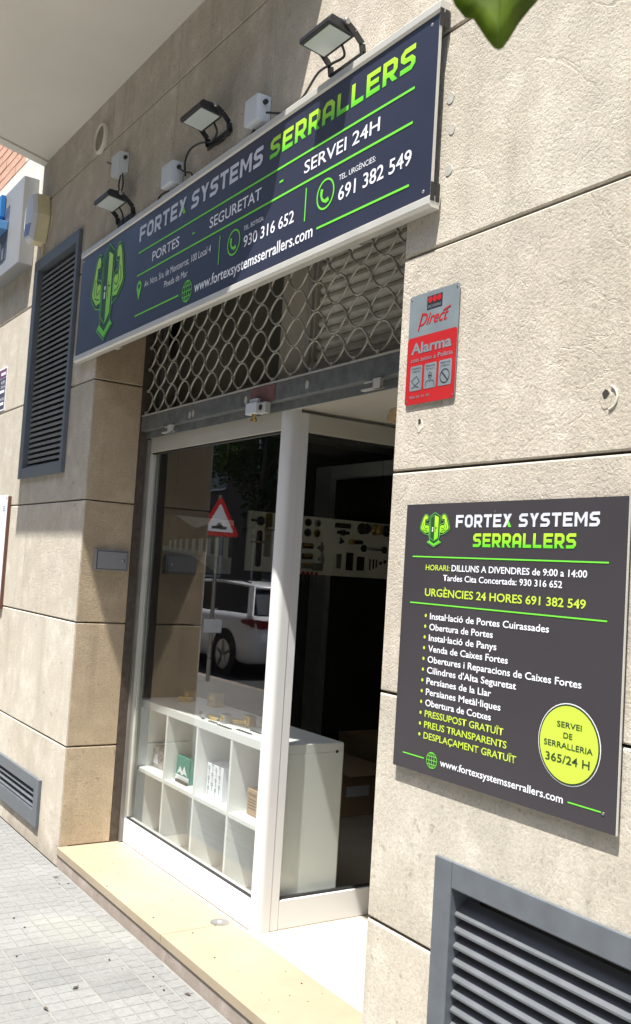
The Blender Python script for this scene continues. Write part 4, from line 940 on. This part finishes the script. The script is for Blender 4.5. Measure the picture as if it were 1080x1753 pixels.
for y_ in (2.36, 2.54): MB().lathe(X_(0, y_, 1.672), [(.026, 0), (.026, .007), (.012, .01), (.01, .03)], (1, 0, 0), 18).build('pull_foot', 'iron', db)
MB().tube([X_(.03, 2.36, 1.672), X_(.034, 2.45, 1.668), X_(.03, 2.54, 1.672)], .009, 10).build('pull_bar', 'steel', db, smooth=True)
for y0, y1, z0, z1, m_ in ((2.092, 2.112, 1.485, 1.668, 'cream_board'), (2.182, 2.212, 1.494, 1.662, 'cream_board'), (2.275, 2.303, 1.488, 1.66, 'cream_board')): MB().box(XB+.0005, XB+.005, y0, y1, z0, z1).build('strike_plate', m_, db)
MB().box(XB, XB+.014, 2.13, 2.165, 1.52, 1.62).build('latch_case', 'steel', db); MB().box(XB, XB+.018, 2.215, 2.264, 1.512, 1.634).build('latch_case', 'iron', db, bev=.002); MB().box(XB, XB+.018, 2.307, 2.361, 1.516, 1.612).build('latch_case', 'iron', db, bev=.002)
for y_ in (2.42, 2.45, 2.475): MB().box(XB, XB+.008, y_-.004, y_+.004, 1.52+(y_-2.42)*.4, 1.60).build('hook', 'iron', db)
for y_, z in ((2.512, 1.577), (2.55, 1.588)): MB().lathe(X_(0, y_, z), [(.012, 0), (.012, .01), (.006, .014)], (1, 0, 0), 12).build('peephole', 'iron', db)
MB().lathe(X_(0, 1.515, 1.796), [(.030, 0), (.030, .010), (.014, .014), (.012, .035)], (1, 0, 0), 20).build('rosette', 'black', db); MB().tube([X_(.034, 1.515, 1.796), X_(.036, 1.43, 1.796)], .0085, 10).build('lever', 'black', db)
mb = MB(); mb.prism([(a, b) for a, b in rrect(1.494, 1.534, 1.495, 1.735, .018)], lambda a, b, d: (XB+d, a, b), .0005, .008); mb.build('escutcheon', 'iron', db); MB().tube([X_(.03, 1.545, 1.658), X_(.034, 1.49, 1.658), X_(.034, 1.44, 1.656)], .007, 8).build('lever', 'brass', db)
mb = MB(); mb.prism([(a, b) for a, b in rrect(1.552, 1.602, 1.565, 1.85, .01)], lambda a, b, d: (XB+d, a, b), .0005, .008); mb.build('escutcheon', 'brass', db); MB().tube([X_(.03, 1.575, 1.748), X_(.036, 1.64, 1.748)], .008, 8).build('lever', 'brass', db)

# landscape picture hung in the window
lp = thing('landscape_picture', 'grey landscape print of hills and pale fence slabs behind the left of the glass', 'picture', (-.9, 1.08, 1.44))
def picq(pts, m_, d, name): 
    mb = MB(); mb.quad(*[(XB+d, .84+.48*a, 1.438+.345*b) for a, b in pts]); return mb.build(name, m_, lp)
MB().box(XB-.004, XB, .84, 1.32, 1.438, 1.783).build('print_sheet', mat('print_hill', (.20, .17, .12), .6, var=.25, scale=14), lp)
picq([(.15, 1), (1, 1), (1, .9), (.6, .88), (.45, .80), (.32, .87)], mat('print_sky', (.85, .86, .86), .6, var=.05), .0008, 'print_sky')
picq([(0, .45), (.1, .42), (.5, .40), (1, .30), (1, 0), (0, 0)], mat('print_road', (.62, .62, .64), .6, var=.12, scale=20), .0008, 'print_road')
for k in range(11):
    a = .08+k*.06+k*k*.0033; wd = .028+k*.004; h_ = .52+k*.014; mb = picq([(a, .40-k*.008), (a+wd, .39-k*.008), (a+wd, h_+.005), (a, h_)], mat('print_slab', (.46, .46, .45), .6) if k == 0 else 'ps', .0014, 'print_slab') if False else None
psm = mat('print_slab', (.85, .85, .84), .6)
for k in range(9):
    a = .08+k*.062+k*k*.0045; wd = .030+k*.006; h_ = .54+k*.016; picq([(a, .38-k*.01), (a+wd, .37-k*.01), (a+wd, h_+.008), (a, h_)], psm, .0014, 'print_slab')
picq([(0, .36), (.4, .30), (.75, .04), (.75, 0), (0, 0)], mat('print_lane', (.20, .20, .205), .6), .0012, 'print_lane')
[MB().cyl((XB-.002, y_, 1.7832), (XB-.002, y_, 2.619), .0012, 6).build('hanging_wire', 'iron', lp) for y_ in (.9, 1.26)]
# cartons on the shop floor
for (x0, x1, y0, y1, h, lab) in ((-.5, -.02, 1.62, 1.98, .27, 'open brown carton on the dark shop floor beside the shelf end'), (-.7, -.1, 2.1, 2.5, .36, 'larger brown carton farther back on the shop floor')):
    t_ = thing('floor_carton', lab, 'carton', ((x0+x1)/2, (y0+y1)/2, .088), 'cartons on the shop floor')
    MB().box(x0, x1, y0, y1, .0885, .088+h).build('carton', 'cardboard', t_, bev=.003)
    mb = MB(); mb.quad((x1, y0, .0885+h), (x1+.10, y0+.02, .07+h), (x1+.10, y1-.02, .07+h), (x1, y1, .0885+h)); mb.quad((x1, y0, .0875+h), (x1+.10, y0+.02, .069+h), (x1+.10, y1-.02, .069+h), (x1, y1, .0875+h)); mb.build('carton_flap', 'cardboard', t_)
    MB().box(x1+.0003, x1+.001, y0+.08, y1-.12, .2, .26).build('tape_label', 'ink_white', t_)

# ------------------------------------------------------------------ litter on the pavement
mb = MB()
for k in range(46):
    x, y_ = random.uniform(-.6, 2.0), random.uniform(-.95, -.01); r = random.choice((.0015, .002, .003, .004))
    P_ = [(x+math.cos(a)*r*random.uniform(.6, 1.4), y_+math.sin(a)*r*random.uniform(.6, 1.3)) for a in [i*math.pi/3 for i in range(6)]]
    mb.prism(P_, lambda a, b, d: (a, b, d), .003, .003+r*.7)
for k in range(26):
    x, y_ = random.uniform(0, 2.0), random.uniform(.01, .29); r = random.choice((.0015, .002, .003))
    P_ = [(x+math.cos(a)*r*random.uniform(.6, 1.4), y_+math.sin(a)*r) for a in [i*math.pi/3 for i in range(6)]]; mb.prism(P_, lambda a, b, d: (a, b, d), .0932, .0935+r*.6)
o = mb.build('pavement_grit', 'dirt_and_hole_shade'); o['kind'] = 'stuff'; o['label'] = 'dark grit and crumbs scattered over the pavement and doorstep'
for x, y_, a, lab in ((1.52, -.035, .5, 'curled dead leaf against the step riser'), (.16, -.05, 1.2, 'dark dead leaf scrap on the wall strip of pavers'), (1.31, -.36, 2.0, 'flat dark leaf scrap in the middle of the pavers'), (1.42, -.50, .2, 'dark leaf scrap nearest the lower left of the picture')):
    mb = MB(); L_ = .014; c, s_ = math.cos(a), math.sin(a)
    pts = [(-1, 0, 0), (-.3, .35, .3), (.5, .3, .1), (1, 0, .4), (.4, -.35, .25), (-.4, -.3, .1)]
    mb.v = [(x+(u*c-v*s_)*L_, y_+(u*s_+v*c)*L_, .004+w_*L_) for u, v, w_ in pts]+[(x+(u*c-v*s_)*L_, y_+(u*s_+v*c)*L_, .0055+w_*L_) for u, v, w_ in pts]
    mb.f = [tuple(range(6)), tuple(range(11, 5, -1))]+[(i, (i+1) % 6, 6+(i+1) % 6, 6+i) for i in range(6)]
    tag(mb.build('dead_leaf', 'bark'), lab, 'dead leaf', 'dead leaves on the pavement')

# ------------------------------------------------------------------ hanging leaf near the lens
lf = thing('leafy_twig', 'blurred green leaf tip of a street tree hanging into the top of the view', 'leaf', (4.03, -1.125, 1.99))
A_ = Vector((4.012, -1.150, 1.928)); B_ = Vector((4.043, -1.102, 1.931)); U = (B_-A_)/.0574; Wv = Vector((0, 0, 1)); Nn = U.cross(Wv)
oc = (A_+B_)/2
SC = 1.13
out = [(-.0290,.002),(-.0215,-.0085),(-.0165,-.0105),(-.0075,-.027),(-.0020,-.0345),(.0010,-.0362),(.0045,-.0345),(.0090,-.027),(.0160,-.013),(.0245,.000),(.0290,.006),(.034,.02),(.030,.035),(.020,.045),(.006,.05),(-.008,.049),(-.022,.04),(-.032,.024),(-.033,.012)]
out = [(a*SC, b*SC-.0012) for a, b in out]
mb = MB()
def L3(a, b): return oc+U*a+Wv*b+Nn*(.006*math.cos(a*90)-.10*abs(a)+.05*b)
n = len(out); mb.v = [tuple(L3(0, 0))]+[tuple(L3(a*.5, b*.5)) for a, b in out]+[tuple(L3(a, b)) for a, b in out]
for i in range(n):
    j = (i+1) % n; mb.f.append((0, 1+i, 1+j)); mb.f.append((1+i, 1+n+i, 1+n+j, 1+j))
o = mb.build('leaf_blade', 'leaf', lf, smooth=True); sd = o.modifiers.new('thick', 'SOLIDIFY'); sd.thickness = .0004
MB().tube([tuple(L3(0, -.03)), tuple(L3(0, .0)), tuple(L3(0, .05)), tuple(L3(.01, .08)), tuple(L3(.03, .12))], [.0004, .0007, .001, .0013, .0018], 6).build('midrib', 'leaf', lf)
mb = MB()
for k, (dx, dz) in enumerate(((.05, .10), (-.03, .11))):
    mb.v += [tuple(oc+U*(dx+a)+Wv*(dz+b)+Nn*(.01+.2*a)) for a, b in out]; mb.f.append(tuple(range(k*n, k*n+n)))
mb.build('leaf_blade', 'leaf', lf)

# ================================================================== the street behind the camera (seen in the glass)
op = thing('opposite_building', 'dark brown apartment block across the street, seen mirrored in the shop glass', 'building', (-20, -13.6, 0))
MB().box(-60, 26, -22, -13.6, 0, 15).build('facade', 'opp', op)
wm = MB().box(-.6, .6, -.03, .02, 0, 1.6).mesh('window'); wm.materials.append(M['car_glass'])
fm = MB().box(-.68, -.61, -.01, .05, -.05, 1.65).box(.61, .68, -.01, .05, -.05, 1.65).box(-.61, .61, -.01, .05, 1.61, 1.68).box(-.61, .61, -.01, .05, -.07, -.01).mesh('window_frame'); fm.materials.append(M['post_in'])
for i in range(18):
    for j in range(4):
        wx, wz = -48+i*3.6, 1.2+j*3.1
        wo = place(None, 'window', wm, None, op, (wx, -13.58, wz)); place(None, 'window_frame', fm, None, wo, (wx, -13.58, wz))
# traffic sign
sg = thing('speed_bump_sign', 'triangular speed bump sign on a grey kerbside pole, mirrored in the shop glass', 'road sign', (-6.65, -3.51, 0))
MB().cyl((-6.68, -3.51, 0), (-6.68, -3.51, 2.42), .028, 14).build('pole', 'steel', sg)
def rtri(s_, r=.03):
    P_ = []; R_ = s_/math.sqrt(3)
    for a in (90, 210, 330):
        cx, cz = (R_-2*r)*math.cos(math.radians(a)), (R_-2*r)*math.sin(math.radians(a))
        for k in range(5): t_ = math.radians(a-60+30*k); P_.append((cx+r*math.cos(t_), cz+r*math.sin(t_)))
    return P_
ZS = 2.065
for s_, x, m_, nm in ((.62, -6.65, 'ink_red2', 'red_border'), (.43, -6.6482, 'ink_white', 'white_field')):
    if m_ == 'ink_red2': M['ink_red2'] = mat('sign_red', (.60, .03, .03), .4)
    mb = MB(); mb.prism([(-3.51+a, ZS+b) for a, b in rtri(s_, .035 if s_ > .5 else .012)], lambda a, b, d: (x+d, a, b), -.003, 0); mb.build(nm, m_, sg)
mb = MB(); mb.prism([(-3.62, 1.98), (-3.40, 1.98), (-3.40, 2.01), (-3.46, 2.015), (-3.49, 2.06), (-3.53, 2.06), (-3.56, 2.015), (-3.62, 2.01)], lambda a, b, d: (d, a, b), -6.6478, -6.6468); mb.build('hump_symbol', 'ink_black', sg)
MB().box(-6.652, -6.646, -3.64, -3.38, .63, .80).build('small_plate', 'white_plastic', sg)
MB().box(-6.72, -6.651, -3.53, -3.49, 2.0, 2.03).build('clamp', 'steel', sg)
# parked car
car = thing('parked_car', 'white estate car parked at the kerb across the pavement, mirrored in the shop glass', 'car', (-9.9, -5.5, -.125))
CX, CY, CZ = -7.55, -4.62, -.125           # rear end, near side, road
def carpt(s, yy, zz): return (CX-s, CY-yy, CZ+zz)
WD = 1.78
def loft(sections, name, m_, cap=True, smooth=True):
    mb = MB(); n = len(sections[0])
    for sc in sections: mb.v += [tuple(p) for p in sc]
    for i in range(len(sections)-1):
        for j in range(n): a, b = i*n+j, i*n+(j+1) % n; mb.f.append((a, b, b+n, a+n))
    if cap: mb.f.append(tuple(range(n-1, -1, -1))); mb.f.append(tuple(range((len(sections)-1)*n, len(sections)*n)))
    return mb.build(name, m_, car, smooth=smooth)
def bsec(s, z0, z1, ins, sh_=.04):
    hw = WD/2-ins; c = WD/2; zm = (z0+z1)/2
    P_ = [(-hw+.08, z0), (-hw, z0+.08), (-hw-.0, zm), (-hw+.01, z1-.1), (-hw+sh_, z1), (hw-sh_, z1), (hw-.01, z1-.1), (hw, zm), (hw, z0+.08), (hw-.08, z0)]
    return [carpt(s, c+a, b) for a, b in P_]
loft([bsec(*q) for q in ((0, .42, .86, .16), (.05, .28, .92, .07), (.25, .22, .95, .02), (.9, .22, .95, 0), (2.2, .22, .93, 0), (3.3, .22, .90, .01), (4.0, .22, .82, .04), (4.35, .25, .70, .12), (4.45, .35, .6, .25))], 'body', 'car_paint')
def gsec(s, z0, z1, i0, i1):
    c = WD/2; a0, a1 = c-i0, c-i1; P_ = [(-a0, z0), (-a1, z1), (a1, z1), (a0, z0)]; return [carpt(s, c+a, b) for a, b in P_]
loft([gsec(.10, .93, .95, .12, .14), gsec(.42, .94, 1.33, .06, .24), (gsec(1.4, .94, 1.38, .05, .2)), gsec(2.6, .93, 1.36, .05, .22), gsec(3.35, .90, .95, .10, .2)], 'side_glass', 'car_glass', smooth=False)
loft([gsec(.33, 1.315, 1.35, .245, .29), gsec(.5, 1.335, 1.375, .225, .28), gsec(1.4, 1.375, 1.42, .19, .26), gsec(2.55, 1.355, 1.40, .21, .27), gsec(2.75, 1.30, 1.315, .22, .25)], 'roof', 'car_paint')
for yy, dy in ((.05, .02), (WD-.05, -.02)):
    for s0, s1, wd_ in ((.12, .42, .14), (1.25, 1.3, .05), (2.1, 2.12, .05)):
        mb = MB(); y0_, y1_ = yy-dy*.3, yy+dy*8.6
        mb.v = [carpt(s0-.02, y0_, .93), carpt(s0+wd_, y0_, .93), carpt(s1+wd_, y1_, 1.345), carpt(s1-.02, y1_, 1.345)]+[carpt(s0-.02, y0_+dy, .93), carpt(s0+wd_, y0_+dy, .93), carpt(s1+wd_, y1_+dy, 1.345), carpt(s1-.02, y1_+dy, 1.345)]
        mb.f = [(0, 1, 2, 3), (7, 6, 5, 4), (0, 4, 5, 1), (1, 5, 6, 2), (2, 6, 7, 3), (3, 7, 4, 0)]; mb.build('pillar', 'car_paint', car)
    MB().tube([carpt(.55, yy+dy*9.5, 1.40), carpt(.75, yy+dy*9.5, 1.425), carpt(2.3, yy+dy*9.5, 1.43), carpt(2.5, yy+dy*9.5, 1.40)], .014, 6).build('roof_rail', 'black', car)
    sg_ = 1 if dy > 0 else -1
    for s in (.82, 3.45):
        w0 = carpt(s, yy-.05, .31); w1 = carpt(s, yy+.16*sg_, .31)
        MB().lathe(carpt(s, yy-.062*sg_+.0, .33), [(.37, 0), (.37, .01)], (0, -sg_, 0), 28).build('wheel_arch', 'rubber', car)
        whl = MB().lathe(carpt(s, yy-.066*sg_, .315), [(.22, 0), (.29, 0), (.315, .02), (.315, .19), (.2, .2)], (0, -sg_, 0), 28).build('wheel', 'rubber', car)
        mb = MB().lathe(carpt(s, yy-.068*sg_, .315), [(.05, 0), (.05, .01)], (0, -sg_, 0), 16)
        for k in range(5):
            a = k*2*math.pi/5+.3; p0 = Vector(carpt(s, yy-.072*sg_, .315)); d = Vector((math.cos(a), 0, math.sin(a))); mb.tube([p0+d*.04, p0+d*.21], [.03, .018], 6)
        mb.lathe(carpt(s, yy-.07*sg_, .315), [(.215, 0), (.225, 0), (.225, .02), (.215, .02)], (0, -sg_, 0), 24); mb.build('rim', 'steel', whl)
    mb = MB(); e0 = 0 if sg_ > 0 else WD
    mb.v = [carpt(.34, e0-.006*sg_, .82), carpt(.10, e0+.035*sg_, .77), carpt(-.012, e0+.15*sg_, .74), carpt(-.012, e0+.42*sg_, .80), carpt(.34, e0-.006*sg_, .86), carpt(.10, e0+.03*sg_, .88), carpt(-.014, e0+.15*sg_, .87), carpt(-.014, e0+.42*sg_, .86)]
    mb.f = [(0, 1, 5, 4), (1, 2, 6, 5), (2, 3, 7, 6), (0, 4, 7, 3), (4, 5, 6, 7), (3, 2, 1, 0)]; mb.build('tail_lamp', 'lamp_red', car)
MB().box(CX-.02, CX+.012, CY-1.35, CY-.43, CZ+.32, CZ+.42).build('bumper_trim', 'rubber', car); MB().box(CX-.01, CX+.02, CY-1.15, CY-.63, CZ+.50, CZ+.61).build('number_plate', 'ink_white', car)
# street tree
tr = thing('street_tree', 'leafy street tree on the far pavement, mirrored at the top of the shop glass', 'tree', (-18.5, -10.9, 0))
MB().tube([(-18.5, -10.9, 0), (-18.45, -10.9, 1.6), (-18.5, -10.85, 3.0), (-18.4, -10.9, 5.2)], [.14, .11, .09, .04], 10).build('trunk', 'bark', tr, smooth=True)
mb = MB()
for k in range(6):
    a = k*1.05; mb.tube([(-18.5, -10.9, 2.6+.3*k), (-18.5+math.cos(a)*.5, -10.9+math.sin(a)*.5, 3.3+.3*k), (-18.5+math.cos(a)*1.0, -10.9+math.sin(a)*1.0, 3.9+.35*k)], [.05, .03, .012], 6)
mb.build('limb', 'bark', tr)
def crown(cx, cy, cz, R_, H_, n, sz, seed):
    rnd = random.Random(seed); mb = MB(); cl = [(rnd.gauss(0, .5), rnd.gauss(0, .5), rnd.uniform(-.9, .9), rnd.uniform(.25, .5)) for _ in range(16)]
    for k in range(n):
        c = rnd.choice(cl); v = Vector((rnd.gauss(0, 1), rnd.gauss(0, 1), rnd.gauss(0, 1))).normalized()*rnd.uniform(.4, 1)*c[3]
        p = Vector((cx+(c[0]+v.x)*R_, cy+(c[1]+v.y)*R_, cz+(c[2]+v.z)*H_)); a = Vector((rnd.gauss(0, 1), rnd.gauss(0, 1), rnd.gauss(0, .6))).normalized(); b = a.orthogonal().normalized()
        s_ = sz*rnd.uniform(.6, 1.3); mb.quad(p-a*s_, p-b*s_*.5, p+a*s_, p+b*s_*.5)
    return mb
o = crown(-18.5, -10.9, 4.8, 1.5, 1.9, 5200, .11, 3).build('crown', 'foliage', tr); o['kind'] = 'stuff'
print('tiles', nt_, 'bricks', nb)
